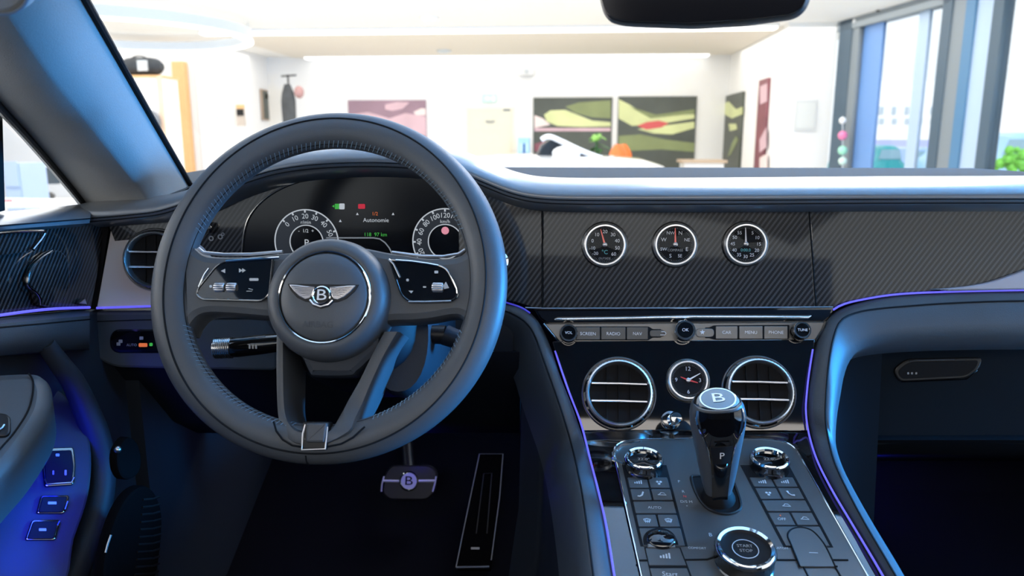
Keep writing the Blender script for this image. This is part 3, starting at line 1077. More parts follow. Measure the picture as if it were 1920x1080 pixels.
boxw(-0.86, 0.86, -1.85, -1.80, 0.36, 1.05).build('rear_bulkhead', navy, shell)
boxw(-0.78, 0.78, -0.86, -0.72, 0.40, 1.22).build('seat_back_blocker', dark_leather, shell)  # unseen block in place of the seats, added to cut light from behind
G().tube([V((0.72, 1.35, 1.06)), V((0.68, 1.0, 1.14)), V((0.62, 0.7, 1.29)), V((0.58, 0.45, 1.42))], 0.045, seg=10).build('right_pillar', suede, shell)

# windscreen (real pane)
w3 = thing('window_3', 'clear windscreen of the car', 'window', (0, 1.45, 1.09), kind='structure')
rows = []
for k in range(9):
    t_ = k / 8
    y = 1.50 - 1.0 * t_
    z = 1.092 + 0.395 * t_ - 0.02 * 4 * t_ * (1 - t_) * 0.3
    hw = 0.78 - 0.14 * t_
    rows.append([V((hw * u, y - 0.10 * u * u * (1 - t_ * 0.5), z)) for u in [-1 + 2 * i / 10 for i in range(11)]])
G().sheet(rows, 0.004, (0, 0.4, 0.9)).build('pane', wind, w3)

# left pillar
E1 = [(380, 395, 1.07), (345, 335, 1.02), (298, 255, 0.93), (248, 168, 0.835), (198, 80, 0.74), (152, 0, 0.655), (100, -90, 0.57)]
E2 = [(292, 400, 0.95), (266, 356, 0.92), (231, 312, 0.865), (165, 228, 0.77), (100, 148, 0.68), (40, 62, 0.605), (-25, -35, 0.53)]
E3 = [(188, 420, 1.01), (158, 377, 0.97), (105, 312, 0.89), (52, 250, 0.80), (0, 192, 0.73), (-70, 110, 0.66), (-150, 10, 0.59)]
rows = []
for a, b, c in zip(cr(E1, 4), cr(E2, 4), cr(E3, 4)):
    A, B, Cc = atY(*a), atY(*b), atY(*c)
    m1 = A.lerp(B, 0.5) + (CAM - A).normalized() * 0.012
    m2 = B.lerp(Cc, 0.5) + (CAM - B).normalized() * 0.008
    q1 = A.lerp(B, 0.12) + (CAM - A).normalized() * 0.006
    out = V((-0.05, 0.05, 0.0))
    rows.append([A, q1, m1, B.lerp(m1, 0.08), B.lerp(m2, 0.10), m2, Cc, Cc + out, A + out * 1.2])
tp = thing('windscreen_pillar', 'blue grey suede covered windscreen pillar at the upper left', 'pillar', rows[4][3])
G().loft(rows, closed=True, caps=True).build('pillar_trim', suede, tp, ang=60)
G().tube([r[0] + V((0.0015, 0.003, 0.002)) for r in rows], 0.0038, seg=8).build('glass_seal', matt_black, tp)
G().tube([r[6] + V((-0.002, 0.0, -0.003)) for r in rows], 0.004, seg=8).build('door_seal', black, tp)

# sun visor corner at the upper left
PV = Pl(atY(0, 0, 0.50), (0.2, -0.8, -0.35))
t = thing('sun_visor', 'rounded blue grey corner of the folded sun visor at the top left', 'sun visor', PV.at(-60, 20))
G().slab(PV.pts(rnd([(-260, -160), (58, -160), (58, 28), (-260, 40)], [10, 10, 52, 10], 8)), PV.n, 0.016, 0.005).build('visor_board', suede, t)
G().tube(PV.pts(rnd([(-260, -160), (55, -160), (55, 25), (-260, 37)], [10, 10, 50, 10], 8)[12:], 0.0), 0.0012, seg=6).build('piping', thread_d, t)

# driver's side window: seal post and pane
w2 = thing('window_2', 'driver side door window with a black vertical seal post', 'window', (-0.79, 0.8, 1.06), kind='structure')
pd2 = Pl((-0.775, 0, 0), (1, 0, 0), (0, 1, 0))
G().slab(pd2.pts([(-8, 180), (6, 205), (11, 395), (-8, 400)]), pd2.n, 0.012, 0.002).build('seal_post', matt_black, w2)
G().slab([V((-0.80, y, z)) for y, z in ((0.0, 1.04), (1.0, 1.04), (0.98, 1.08), (0.55, 1.36), (0.0, 1.40))], (1, 0, 0), 0.004).build('pane', clear, w2)

# rear-view mirror
PM = Pl(atY(1320, 0, 0.60), (-0.25, -0.95, -0.12))
ML = rnd([(1114, -80), (1526, -80), (1520, 2), (1508, 24), (1488, 35), (1400, 47), (1290, 54), (1165, 49), (1140, 42), (1128, 28), (1120, 2)], 14, 4)
t = thing('rear_view_mirror', 'black rear view mirror hanging at the top of the windscreen', 'mirror', PM.at(1320, 50))
G().slab(PM.pts(ML), PM.n, 0.045, 0.010).build('housing', black, t)
mirm = mat('dim_mirror', (0.055, 0.05, 0.05), 0.12, metal=0.9)
cxm, cym = 1320, -20
G().slab(PM.pts([(cxm + (x - cxm) * 0.965, cym + (y - cym) * 0.86) for x, y in ML], 0.0012), PM.n, 0.002, 0.0006).build('mirror_glass', mirm, t)
G().tube([PM.at(1320, -40, -0.04), PM.at(1320, -110, -0.09), PM.at(1320, -190, -0.15)], 0.012).build('stem', black, t)

# ================================================================== DASHBOARD
dash = thing('dashboard', 'wide slate blue leather and carbon fibre dashboard across the car', 'dashboard', (0, 1.0, 0.9))
crest_px = [(160, 380), (215, 375), (270, 370), (330, 362), (390, 341), (440, 317), (490, 298), (545, 282), (610, 273), (690, 269), (770, 271), (840, 279), (885, 292), (925, 309), (965, 324), (1010, 333), (1080, 336), (1200, 336), (1400, 335), (1650, 333), (1920, 332), (2250, 331)]
crest = [atY(x, y, 0.952) for x, y in crest_px]
crest = cr(crest, 5)
SEC = [(0.03, -0.046), (0.0, -0.042), (-0.026, -0.037), (-0.041, -0.0315), (-0.049, -0.025), (-0.050, -0.018), (-0.043, -0.0105), (-0.028, -0.0045), (-0.012, -0.0012), (0.0, 0.0), (0.025, 0.0005)]


def pad_rows(secs, Pp, scale_left=True):
    rows = []
    for p in Pp:
        k = 0.86 if p.x < -0.62 else 1.0
        r = [p + V((0, dy * k, dz * k)) for dy, dz in secs]
        zb = 1.1015
        for (yy, tt) in ((1.05, 0.45), (1.16, 0.8), (1.30, 1.0), (1.46, 1.0)):
            r.append(V((p.x, yy, p.z + (zb - p.z) * tt + (0.0 if tt < 1 else -0.001))))
        rows.append(r)
    return rows


prow = pad_rows(SEC, crest)
G().loft([r[:11] for r in prow]).build('top_pad', pad_leather, dash, ang=60)
G().loft([r[10:] for r in prow]).build('rear_deck', deck_m, dash, ang=60)
# closing underside so that the pad has a body
G().sheet([[r[0] for r in prow], [r[0] + V((0, 0.12, -0.005)) for r in prow]], 0.01, (0, 0.2, -1)).build('pad_underside', matt_black, dash)
# seam lines along the nose of the pad
for (k, q) in ((3, 0.6), (4, 0.3)):
    P = [r[k].lerp(r[k + 1], q) + V((0, -0.0004, 0)) for r in prow]
    G().tube(P, 0.0009, seg=5).build('pad_seam', seam_m, dash)
g = G()
Pq = resample([r[4].lerp(r[5], 0.15) + V((0, -0.0008, 0)) for r in prow], 520)
for i in range(0, 518, 2):
    g.tube([Pq[i], Pq[i].lerp(Pq[i + 1], 0.8)], 0.0005, seg=4)
g.build('pad_stitching', thread_d, dash, kind='stuff')

# carbon fascia: piece beside the wheel and passenger piece (display panel sits between)
G().slab(PF.pts([(880, 325), (930, 350), (985, 372), (1016, 378), (1016, 577), (1000, 577), (986, 572), (965, 566), (945, 562), (860, 560), (860, 330)]), PF.n, 0.02, 0.001).build('carbon_fascia', carbon_m, dash, label='carbon fibre fascia piece between wheel and display')
pas = [(1517, 376), (2250, 370), (2250, 545), (1920, 541), (1780, 544), (1680, 550), (1613, 562), (1573, 577), (1531, 577)]
G().slab(PF.pts(pas), PF.n, 0.02, 0.001).build('carbon_fascia', carbon_m, dash, label='wide carbon fibre fascia in front of the passenger')
G().slab(PF.pts([(980, 360), (1560, 360), (1570, 590), (1000, 590)], -0.021), PF.n, 0.02).build('fascia_backing', matt_black, dash)
# lit silver wedge at the far right
wedge = cr([(1925, 505), (1890, 518), (1850, 530), (1800, 538), (1745, 543)], 4)
G().slab(PF.pts([(p.x, p.y) for p in [V((q[0], q[1], 0)) for q in wedge]] + [(1780, 546), (1920, 543), (2200, 541), (2200, 470)], 0.006), PF.n, 0.006, 0.002).build('wing_trim', mat('lavender_trim', (0.36, 0.36, 0.42), 0.35, metal=0.3), dash)

# rotating display panel with its three dials
t = thing('rotating_display', 'carbon fibre display panel holding three round dials in the dash centre', 'display', PF.at(1270, 577))
G().slab(PF.pts([(1018, 379), (1515, 377), (1529, 577), (1018, 577)], 0.0015), PF.n, 0.02, 0.0012).build('carbon_face', carbon_m, t)
G().tube(PF.pts([(1516.2, 378), (1530.2, 577)], 0.0010), 0.0008, seg=6).build('edge_gap', seam_m, t)
G().tube(PF.pts([(1016.8, 380), (1016.8, 577)], 0.0008), 0.0007, seg=6).build('edge_gap', seam_m, t)


def dial(px, py, rpx, label, nums, needle, extra, plane=PF, h=0.004, name='dial_gauge', group='three round dials in the display panel', clock=False):
    R = rpx * plane.mpp(px, py)
    M = plane.mat(px, py, h)
    t = thing(name, label, 'clock' if clock else 'gauge', M, group)
    G().lathe([(R * 1.06, -0.003), (R * 1.06, 0.0), (R * 1.03, 0.0025), (R * 0.97, 0.0045), (R * 0.90, 0.0045), (R * 0.84, 0.001), (R * 0.83, 0.0)], seg=64).build('bezel', bright_chrome, t, local=True)
    G().lathe([(R * 1.13, -0.003), (R * 1.13, -0.0005), (R * 1.10, 0.0008), (R * 1.07, 0.0)], seg=64).build('outer_ring', dark_chrome, t, local=True)
    G().lathe([(R * 0.86, -0.001), (R * 0.86, 0.0006), (0, 0.0006)], seg=48).build('dial_face', matt_black, t, local=True)
    g = G()
    for (s_, a_, rr, sz) in nums:
        a_ = R_(a_)
        g.text(s_, R * sz, Matrix.Translation(V((R * rr * math.cos(a_), R * rr * math.sin(a_), 0.0008))))
    g.build('numerals', white_print, t, local=True)
    g = G()
    for k in range(60):
        if clock or 1:
            a_ = 2 * PI * k / 60
            g.slab2([(R * 0.76 * math.cos(a_ - 0.008), R * 0.76 * math.sin(a_ - 0.008)), (R * 0.81 * math.cos(a_ - 0.008), R * 0.81 * math.sin(a_ - 0.008)), (R * 0.81 * math.cos(a_ + 0.008), R * 0.81 * math.sin(a_ + 0.008)), (R * 0.76 * math.cos(a_ + 0.008), R * 0.76 * math.sin(a_ + 0.008))], 0.0002, z=0.0009)
    g.build('minute_marks', grey_print, t, local=True)
    for (an, ln, w_, m) in needle:
        Mn = Matrix.Rotation(R_(an), 4, 'Z')
        G().slab2([(-R * 0.10, -R * w_), (R * ln * 0.98, -R * w_ * 0.35), (R * ln, 0), (R * ln * 0.98, R * w_ * 0.35), (-R * 0.10, R * w_)], 0.0004, z=0.0022, M=Mn).build('needle', m, t, local=True)
    G().lathe([(R * 0.11, 0.001), (R * 0.11, 0.003), (R * 0.05, 0.0036), (0, 0.0036)], seg=16).build('needle_hub', alu, t, local=True)
    for (s_, dx, dy, sz, m) in extra:
        G().text(s_, R * sz, Matrix.Translation(V((R * dx, R * dy, 0.0008)))).build('lettering', m, t, local=True)
    G().lathe([(R * 0.88, 0.0034), (R * 0.88, 0.0038), (0, 0.0042)], seg=40).build('glass', lens_glass, t, local=True)
    return t


orange_n = mat('needle_red', (0.80, 0.16, 0.12), 0.4, emis=(0.8, 0.12, 0.08), es=0.25)
white_n = mat('needle_white', (0.85, 0.80, 0.78), 0.4)
dial(1134, 459, 39, 'round temperature dial with red needle, left of the three in the carbon panel',
     [('-20', 223, 0.62, 0.22), ('-10', 196, 0.62, 0.22), ('0', 163, 0.62, 0.24), ('10', 129, 0.62, 0.24), ('20', 90, 0.63, 0.24), ('30', 52, 0.62, 0.24), ('40', 18, 0.62, 0.24), ('50', -14, 0.62, 0.24), ('60', -46, 0.62, 0.24)],
     [(106, 0.78, 0.05, orange_n)], [('\u00b0C', 0, -0.36, 0.28, lit_teal), ('OUTSIDE', 0, -0.66, 0.14, grey_print)])
dial(1266, 458.5, 39, 'round compass dial with red needle, middle of the three in the carbon panel',
     [('N', 67, 0.60, 0.26), ('NE', 22, 0.60, 0.22), ('E', -22, 0.60, 0.26), ('SE', -67, 0.60, 0.22), ('S', -112, 0.60, 0.26), ('SW', -157, 0.60, 0.22), ('W', 158, 0.60, 0.26), ('NW', 113, 0.60, 0.22)],
     [(92, 0.80, 0.05, orange_n)], [('COMPASS', 0, -0.28, 0.17, lit_dim)])
dial(1398, 457.5, 39, 'round stopwatch dial with pale needle, right of the three in the carbon panel',
     [(str(n_), 90 - n_ * 6, 0.62, 0.23) for n_ in range(5, 60, 5)],
     [(93, 0.80, 0.05, white_n)], [('0:00.0', 0, -0.30, 0.20, lit_teal)])

# ambient strip above the switch bar and passenger knee panel, built further below (after the curves)

# ================================================================== INSTRUMENT CLUSTER
PC = Pl(atY(670, 420, 0.955), slope_n(3))
cl = thing('instrument_cluster', 'black digital instrument display with two glowing dials behind the wheel', 'display', PC.at(670, 480))
scr = [(452, 520), (457, 440), (474, 396), (515, 360), (575, 337), (660, 326), (760, 327), (840, 342), (885, 372), (905, 420), (912, 520)]
scr_s = [(p.x, p.y) for p in cr([V((a, b, 0)) for a, b in scr], 5)]
G().slab(PC.pts(scr_s), PC.n, 0.015, 0.001).build('screen', screen_m, cl)
G().tube(PC.pts(scr_s, 0.0012), 0.0013, seg=8).build('chrome_frame', mat('frame_chrome', (0.6, 0.57, 0.52), 0.2, metal=1.0), cl)


def disp(L, m, name, h=0.0012, parent=None):
    return G().slab(PC.pts(L, h), PC.n, 0.0004).build(name, m, parent or cl)


mp = PC.mpp(670, 430)
for (cx_, cy_, nm, nums) in ((575, 454, 'rev_counter', [('0', 137), ('10', 115), ('20', 91), ('30', 69), ('40', 45), ('50', 21), ('60', -3)]),
                             (835, 453, 'speedometer', [('20', 203), ('40', 181), ('60', 158), ('80', 136), ('100', 113), ('120', 90), ('140', 67), ('160', 44), ('180', 22)])):
    M = PC.mat(cx_, cy_, 0.0013)
    Ro = 61 * mp
    ro = G().ring2(circ(0, 0, Ro, n=72), circ(0, 0, Ro * 0.965, n=72), 0.0004, M, 0.0006).build(nm + '_ring', lit_white, cl)
    G().ring2(circ(0, 0, Ro * 0.96, n=64), circ(0, 0, Ro * 0.54, n=64), 0.0003, M, 0.0002).build('band', dialband, ro)
    G().ring2(circ(0, 0, Ro * 0.53, n=64), circ(0, 0, Ro * 0.50, n=64), 0.0004, M, 0.0006).build('inner_ring', lit_white, ro)
    g = G()
    for (s_, a_) in nums:
        a_ = R_(a_)
        g.text(s_, Ro * 0.21, M @ Matrix.Translation(V((Ro * 0.78 * math.cos(a_), Ro * 0.78 * math.sin(a_), 0.0006))) @ Matrix.Rotation(a_ - PI / 2, 4, 'Z'))
        g.slab2(rrect(Ro * 0.93, 0, Ro * 0.07, Ro * 0.05, 0.0002, 1), 0.0002, M=M @ Matrix.Rotation(a_, 4, 'Z'), z=0.0007)
    g.text('r/min' if cx_ < 700 else 'km/h', Ro * 0.15, M @ Matrix.Translation(V((0, Ro * 0.60, 0.0006))))
    g.build('numerals', lit_white, ro)
    g = G()
    if cx_ < 700:
        g.text('P', Ro * 0.30, M @ Matrix.Translation(V((0.0, -Ro * 0.03, 0.0006))))
        g.text('-  1/2  +', Ro * 0.15, M @ Matrix.Translation(V((0.0, Ro * 0.34, 0.0006))))
        g.build('gear_letter', lit_white, ro)
    else:
        g.lathe([(Ro * 0.115, 0), (Ro * 0.115, 0.0005), (0, 0.0005)], M @ Matrix.Translation(V((0, Ro * 0.33, 0.0003))), 20)
        w_ = g.build('warning_lamp', lit_pink, ro)
disp([(628, 382), (636, 382), (636, 392), (628, 392)], lit_green, 'green_lamp')
G().text('\u25c4', 6 * mp, PC.mat(625, 387, 0.0014)).build('green_arrow', lit_green, cl)
disp(rrect(641, 387, 10, 11, 2), lit_white, 'white_icon')
disp(rrect(678, 387, 13, 9, 2), lit_red, 'red_lamp')
G().text('1/2', 9 * mp, PC.mat(703, 401, 0.0014)).build('orange_lettering', lit_orange, cl)
G().text('Autonomie', 10.5 * mp, PC.mat(705, 413, 0.0014)).build('range_lettering', lit_white, cl)
G().text('118  97 km', 9.5 * mp, PC.mat(704, 440, 0.0014)).build('green_lettering', lit_green, cl)
g = G()
for (x, y) in ((670, 401), (737, 401), (638, 414)):
    g.slab(PC.pts([(x - 2.5, y + 2.2), (x, y - 2.4), (x + 2.5, y + 2.2)], 0.0014), PC.n, 0.0003)
g.build('menu_arrows', lit_white, cl)
G().tube(PC.pts([(612, 446), (700, 446), (712, 448), (722, 455), (730, 465), (736, 478)], 0.0012), 0.0009, seg=6).build('display_line', lit_dim, cl)
# carbon cheek left of the cluster with the dimmer knob
PCk = Pl(PC.o + V((0, -0.004, 0)), PC.n)
ck = [(330, 500), (332, 440), (375, 410), (420, 385), (470, 357), (520, 332), (560, 322), (560, 340), (515, 360), (474, 396), (457, 440), (452, 520)]
G().slab(PC.pts(ck, -0.0005), PC.n, 0.015, 0.001).build('carbon_cheek', carbon_m, dash, label='carbon fibre cheek left of the instrument display')
G().slab(PC.pts([(905, 520), (905, 420), (885, 372), (845, 340), (860, 318), (930, 345), (960, 380), (960, 520)], -0.0005), PC.n, 0.015, 0.001).build('carbon_cheek', carbon_m, dash, label='carbon fibre cheek right of the instrument display')
hb = [(300, 540), (300, 380), (420, 318), (560, 284), (700, 276), (860, 288), (960, 330), (960, 540)]
G().slab(PC.pts(hb, -0.017), PC.n, 0.02).build('cluster_backing', matt_black, dash)
t = thing('dimmer_knob', 'small chrome knob with icons on the carbon cheek left of the cluster', 'knob', PC.at(392, 440))
Mk = PC.mat(391, 428, 0.0)
G().lathe([(0.004, 0), (0.004, 0.010), (0.0075, 0.012), (0.008, 0.016), (0.006, 0.020), (0, 0.021)], Mk, 24).build('knob_head', chrome, t)
G().lathe([(0.006, 0), (0.006, 0.002), (0.004, 0.003), (0, 0.003)], Mk, 20).build('collar', dark_chrome, t)
g = G()
for (x, y, s_) in ((396, 447, 5), (413, 444, 5), (418, 439, 3)):
    g.ring2(circ(0, 0, s_ * mp, n=14), circ(0, 0, s_ * mp * 0.55, n=14), 0.0003, PC.mat(x, y, 0.0008), 0.0003)
g.build('dimmer_icons', grey_print, t)

# ================================================================== VENTS


def vent(name, px, py, rpx, label, plane, h=0.0):
    R = rpx * plane.mpp(px, py)
    t = thing(name, label, 'air vent', plane.mat(px, py, h), 'round air vents')
    G().lathe([(R * 1.0, -0.004), (R * 1.0, 0.002), (R * 0.975, 0.0035), (R * 0.955, 0.002), (R * 0.95, -0.004)], seg=72).build('outer_ring', alu, t, local=True)
    G().lathe([(R * 0.96, -0.004), (R * 0.955, 0.0015), (R * 0.90, 0.0025), (R * 0.88, 0.001)], seg=64).build('black_collar', piano, t, local=True)
    G().lathe([(R * 0.89, -0.004), (R * 0.885, 0.008), (R * 0.865, 0.0125), (R * 0.83, 0.0135), (R * 0.795, 0.011), (R * 0.785, 0.0)], seg=120, ridge=R * 0.008, nr=60, only=(1, 2)).build('bullseye_ring', bright_chrome, t, local=True)
    G().lathe([(R * 0.80, 0.011), (R * 0.79, 0.0008), (0, 0.0006)], seg=48).build('duct', matt_black, t, local=True)
    for dy in (0.29, -0.29):
        w_ = R * 0.79 * math.sqrt(1 - 0.29 ** 2) * 0.97
        sl = G().box((0, dy * R * 0.8, 0.005), (w_ * 2, 0.0022, 0.008)).build('slat', black, t, local=True)
        G().tube([V((-w_, dy * R * 0.8 + 0.0002, 0.0088)), V((0, dy * R * 0.8 + 0.0006, 0.0098)), V((w_, dy * R * 0.8 + 0.0002, 0.0088))], 0.0013, seg=8).build('chrome_edge', alu, sl, local=True)
    for dx in (-0.4, 0.0, 0.4):
        hh_ = R * 0.78 * math.sqrt(1 - dx * dx) * 0.98
        G().box((dx * R * 0.78, 0, 0.0022), (0.0016, hh_ * 2, 0.003)).build('vane', matt_black, t, local=True)
    return t


# ================================================================== DASH, DRIVER'S LEFT END
PLD = Pl(atY(240, 500, 0.935), (0.18, -1, 0.16))
G().slab(PLD.pts([(208, 428), (330, 424), (330, 574), (181, 577)]), PLD.n, 0.02, 0.0015).build('end_panel', panel_grey, dash, label='taupe satin panel around the left air vent')
G().slab(PLD.pts([(200, 414), (330, 405), (330, 436), (262, 442), (245, 449), (215, 452), (207, 432)], 0.0012), PLD.n, 0.01, 0.001).build('end_strip', carbon_m, dash)
G().slab(PLD.pts([(176, 420), (203, 420), (203, 430), (181, 580), (166, 580)], -0.004), PLD.n, 0.02).build('door_gap', matt_black, dash)
vent('air_vent', 293, 487, 62, 'round air vent at the dash end left of the wheel', PLD, 0.003)
PLT = Pl(atY(240, 640, 0.925), (0.10, -1, 0.06))
lt = rnd([(170, 585), (520, 583), (520, 696), (215, 690), (185, 676), (168, 655)], [14, 14, 14, 30, 20, 20], 4)
G().slab(PLT.pts(lt), PLT.n, 0.03, 0.004).build('lower_trim', leather, dash)
G().tube(PLT.pts([(176, 603), (260, 600), (360, 598), (520, 597)], 0.0002), 0.0008, seg=5).build('trim_seam', seam_m, dash)
t = thing('headlight_switch', 'black pill shaped light switch panel left of the steering wheel', 'switch', PLT.at(265, 662))
G().slab(PLT.pts(rrect(275, 640, 140, 46, 23, 8), 0.001), PLT.n, 0.004, 0.002).build('chrome_surround', dark_chrome, t)
G().slab(PLT.pts(rrect(275, 638, 130, 36, 18, 8), 0.003), PLT.n, 0.004, 0.001).build('black_face', piano, t)
g = G()
for (x, y) in ((222, 645), (226, 640), (265, 634)):
    g.slab(PLT.pts(rrect(x, y, 7, 6, 1), 0.0035), PLT.n, 0.0003)
g.text('AUTO', 7 * PLT.mpp(250, 645), PLT.mat(247, 647, 0.0035))
g.build('switch_icons', grey_print, t)
G().slab(PLT.pts(rrect(268, 647, 16, 7, 2), 0.0036), PLT.n, 0.0004).build('orange_lamp', lit_orange, t)
G().slab(PLT.pts(rrect(283, 646, 6, 6, 2), 0.0036), PLT.n, 0.0004).build('green_lamp', lit_green, t)
# knee panel under the column
rows = []
for (y, Y) in ((660, 0.945), (690, 0.95), (730, 0.985), (790, 1.04), (812, 1.10)):
    rows.append([atY(x, y, Y) for x in (160, 260, 400, 560, 700, 850, 975)])
G().sheet(rows, 0.02).build('knee_panel', navy, dash)
rows = []
for (y, Y) in ((560, 0.955), (583, 0.950), (600, 0.945), (640, 0.945), (675, 0.955)):
    rows.append([atY(x, y, Y) for x in (500, 600, 700, 800, 900, 962)])
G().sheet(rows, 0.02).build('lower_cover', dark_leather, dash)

# ================================================================== CENTRE STACK
stack = thing('centre_stack', 'piano black centre stack panel holding two vents and the clock', 'panel', PST.at(1290, 806))
G().slab(PST.pts([(1036, 640), (1528, 636), (1521, 700), (1516, 735), (1515, 770), (1518, 808), (1094, 810), (1068, 735), (1045, 665)]), PST.n, 0.02, 0.001).build('gloss_panel', piano, stack)
G().slab(PF.pts([(1000, 579), (1566, 576), (1556, 600), (1548, 612), (1030, 612), (1012, 598)], 0.006), PF.n, 0.025, 0.003).build('gloss_ledge', piano, stack)
G().tube(PF.pts([(985, 577), (1018, 578.5), (1300, 577.5), (1562, 576)], 0.0075), 0.0010, seg=6).build('ledge_trim', alu, stack)
G().tube(PF.pts([(1040, 599.5), (1046, 598.5), (1160, 597), (1300, 594), (1450, 594.5), (1515, 595), (1521, 592)], 0.0075), [0.0012, 0.0022] + [0.0022] * 4 + [0.0008], seg=10).build('chrome_bar', chrome, stack)

# switch bar
sb = thing('switch_bar', 'grey metallic switch bar with printed buttons below the display panel', 'switch panel', PSB.at(1290, 650))
G().slab(PSB.pts(rnd([(1020, 607), (1548, 603), (1543, 617), (1528, 640), (1514, 646), (1066, 650), (1052, 645)], [2, 2, 10, 10, 6, 6, 10], 4)), PSB.n, 0.02, 0.0015).build('bar_plate', satin2, sb)
G().tube(PSB.pts([(1548, 603), (1544, 617), (1529, 641), (1515, 647)], 0.001), 0.0016, seg=8).build('bar_edge', dark_chrome, sb)
G().tube(PSB.pts([(1019, 607), (1051, 645), (1066, 651)], 0.001), 0.0016, seg=8).build('bar_edge', dark_chrome, sb)
G().slab(PSB.pts(rnd([(1078, 612), (1216, 612), (1224, 617), (1240, 617), (1240, 633), (1224, 633), (1216, 638), (1078, 638)], 2, 3), 0.0008), PSB.n, 0.003).build('button_recess', seam_m, sb)
G().slab(PSB.pts(rnd([(1480, 609), (1338, 610), (1330, 614), (1322, 614), (1322, 634), (1330, 634), (1340, 637), (1480, 636)], 2, 3), 0.0008), PSB.n, 0.003).build('button_recess', seam_m, sb)


def lettered(parent, pl, x, y, t_, px, m=white_print, h=0.0022, rot=0.0):
    return G().text(t_, px * pl.mpp(x, y), pl.mat(x, y, h, rot)).build('lettering', m, parent)


for (x0, x1, s_) in ((1080, 1125, 'SCREEN'), (1127, 1173, 'RADIO'), (1175, 1215, 'NAV')):
    b_ = G().slab(PSB.pts(rrect((x0 + x1) / 2, 625, x1 - x0, 24, 1.5), 0.0018), PSB.n, 0.003, 0.0006).build('button', satin, sb)
    lettered(b_, PSB, (x0 + x1) / 2, 626, s_, 8.5)
b_ = G().slab(PSB.pts(rrect(1232, 625, 28, 13, 6), 0.0018), PSB.n, 0.003, 0.0006).build('button', satin, sb)
G().tube(PSB.pts([(1238, 628), (1247, 628), (1249, 625), (1246, 622), (1240, 622)], 0.0022), 0.0006, seg=6).build('back_arrow', white_print, b_)
b_ = G().slab(PSB.pts(rrect(1322, 624, 34, 16, 8), 0.0020), PSB.n, 0.003, 0.0006).build('button', satin2, sb)
g = G()
for k in range(5):
    a_ = PI / 2 + 2 * PI * k / 5
    g.slab2([(0.0, 0.0), (0.0016 * math.cos(a_ - 0.5), 0.0016 * math.sin(a_ - 0.5)), (0.0034 * math.cos(a_), 0.0034 * math.sin(a_)), (0.0016 * math.cos(a_ + 0.5), 0.0016 * math.sin(a_ + 0.5))], 0.0003, M=PSB.mat(1317, 623, 0.0024))
g.build('star_symbol', white_print, b_)
for (x0, x1, s_) in ((1342, 1383, 'CAR'), (1386, 1430, 'MENU'), (1433, 1477, 'PHONE')):
    b_ = G().slab(PSB.pts(rrect((x0 + x1) / 2, 623.5, x1 - x0, 24, 1.5), 0.0018), PSB.n, 0.003, 0.0006).build('button', satin2, sb)
    lettered(b_, PSB, (x0 + x1) / 2, 623.5, s_, 8.5)


def knob(px, py, r, label, txt, big=False):
    pl = Pl(PSB.at(px, py + 5, 0.0), slope_n(24))
    s_ = PSB.mpp(px, py)
    M = pl.mat(px, py + 6, 0.0)
    t = thing('rotary_knob', label, 'knob', M, 'rotary knobs on the switch bar')
    R = r * s_
    G().lathe([(R * 0.98, 0), (R * 1.0, 0.006), (R * 1.0, 0.013), (R * 0.94, 0.016), (R * 0.74, 0.0165)], seg=96, ridge=R * 0.03, nr=32, only=(1, 2)).build('knurled_barrel', dark_chrome if not big else chrome, t, local=True)
    G().lathe([(R * 0.96, 0.0150), (R * 0.93, 0.0172), (R * 0.76, 0.0172), (R * 0.72, 0.0160)], seg=48).build('chrome_rim', chrome, t, local=True)
    G().lathe([(R * 0.75, 0.0140), (R * 0.74, 0.0163), (0, 0.0166)], seg=40).build('cap', piano, t, local=True)
    G().text(txt, R * 0.42, Matrix.Translation(V((0, 0, 0.0168)))).build('lettering', white_print, t, local=True)
    return t


knob(1066, 622, 17, 'black knob with chrome rim at the left end of the switch bar', 'VOL')
knob(1281, 617, 20, 'largest knob with bright chrome rim in the middle of the switch bar', 'OK', True)
knob(1497, 617, 17, 'black knob with chrome rim at the right end of the switch bar', 'TUNE')

vent('air_vent', 1160, 738, 70, 'round air vent left of the clock in the centre stack', PST, 0.001)
vent('air_vent', 1422, 735, 70, 'round air vent right of the clock behind the gear selector', PST, 0.001)
dial(1290, 713, 37, 'round analogue clock between the two centre stack vents',
     [('12', 90, 0.58, 0.30), ('3', 0, 0.60, 0.28), ('6', -90, 0.60, 0.28), ('9', 180, 0.60, 0.28)],
     [(30, 0.72, 0.05, white_n), (-15, 0.50, 0.06, red_print), (158, 0.42, 0.05, red_print)],
     [], plane=PST, h=0.002, name='clock', group=None, clock=True)
t = thing('vent_pull', 'small chrome pull knob on a stem below the clock', 'knob', PST.at(1260, 800))
Mv = PST.mat(1261, 788, 0.0)
G().lathe([(0.008, 0.0), (0.008, 0.003), (0.004, 0.005), (0.0032, 0.02), (0.006, 0.023), (0.0075, 0.028), (0.006, 0.032), (0, 0.033)], Mv, 28).build('knob_stem', chrome, t)
Mv2 = PST.mat(1257, 789, 0.0)
G().lathe([(0.0115, 0.0), (0.0115, 0.002), (0.009, 0.0035), (0.0, 0.0035)], Mv2, 28).build('collar', dark_chrome, t)

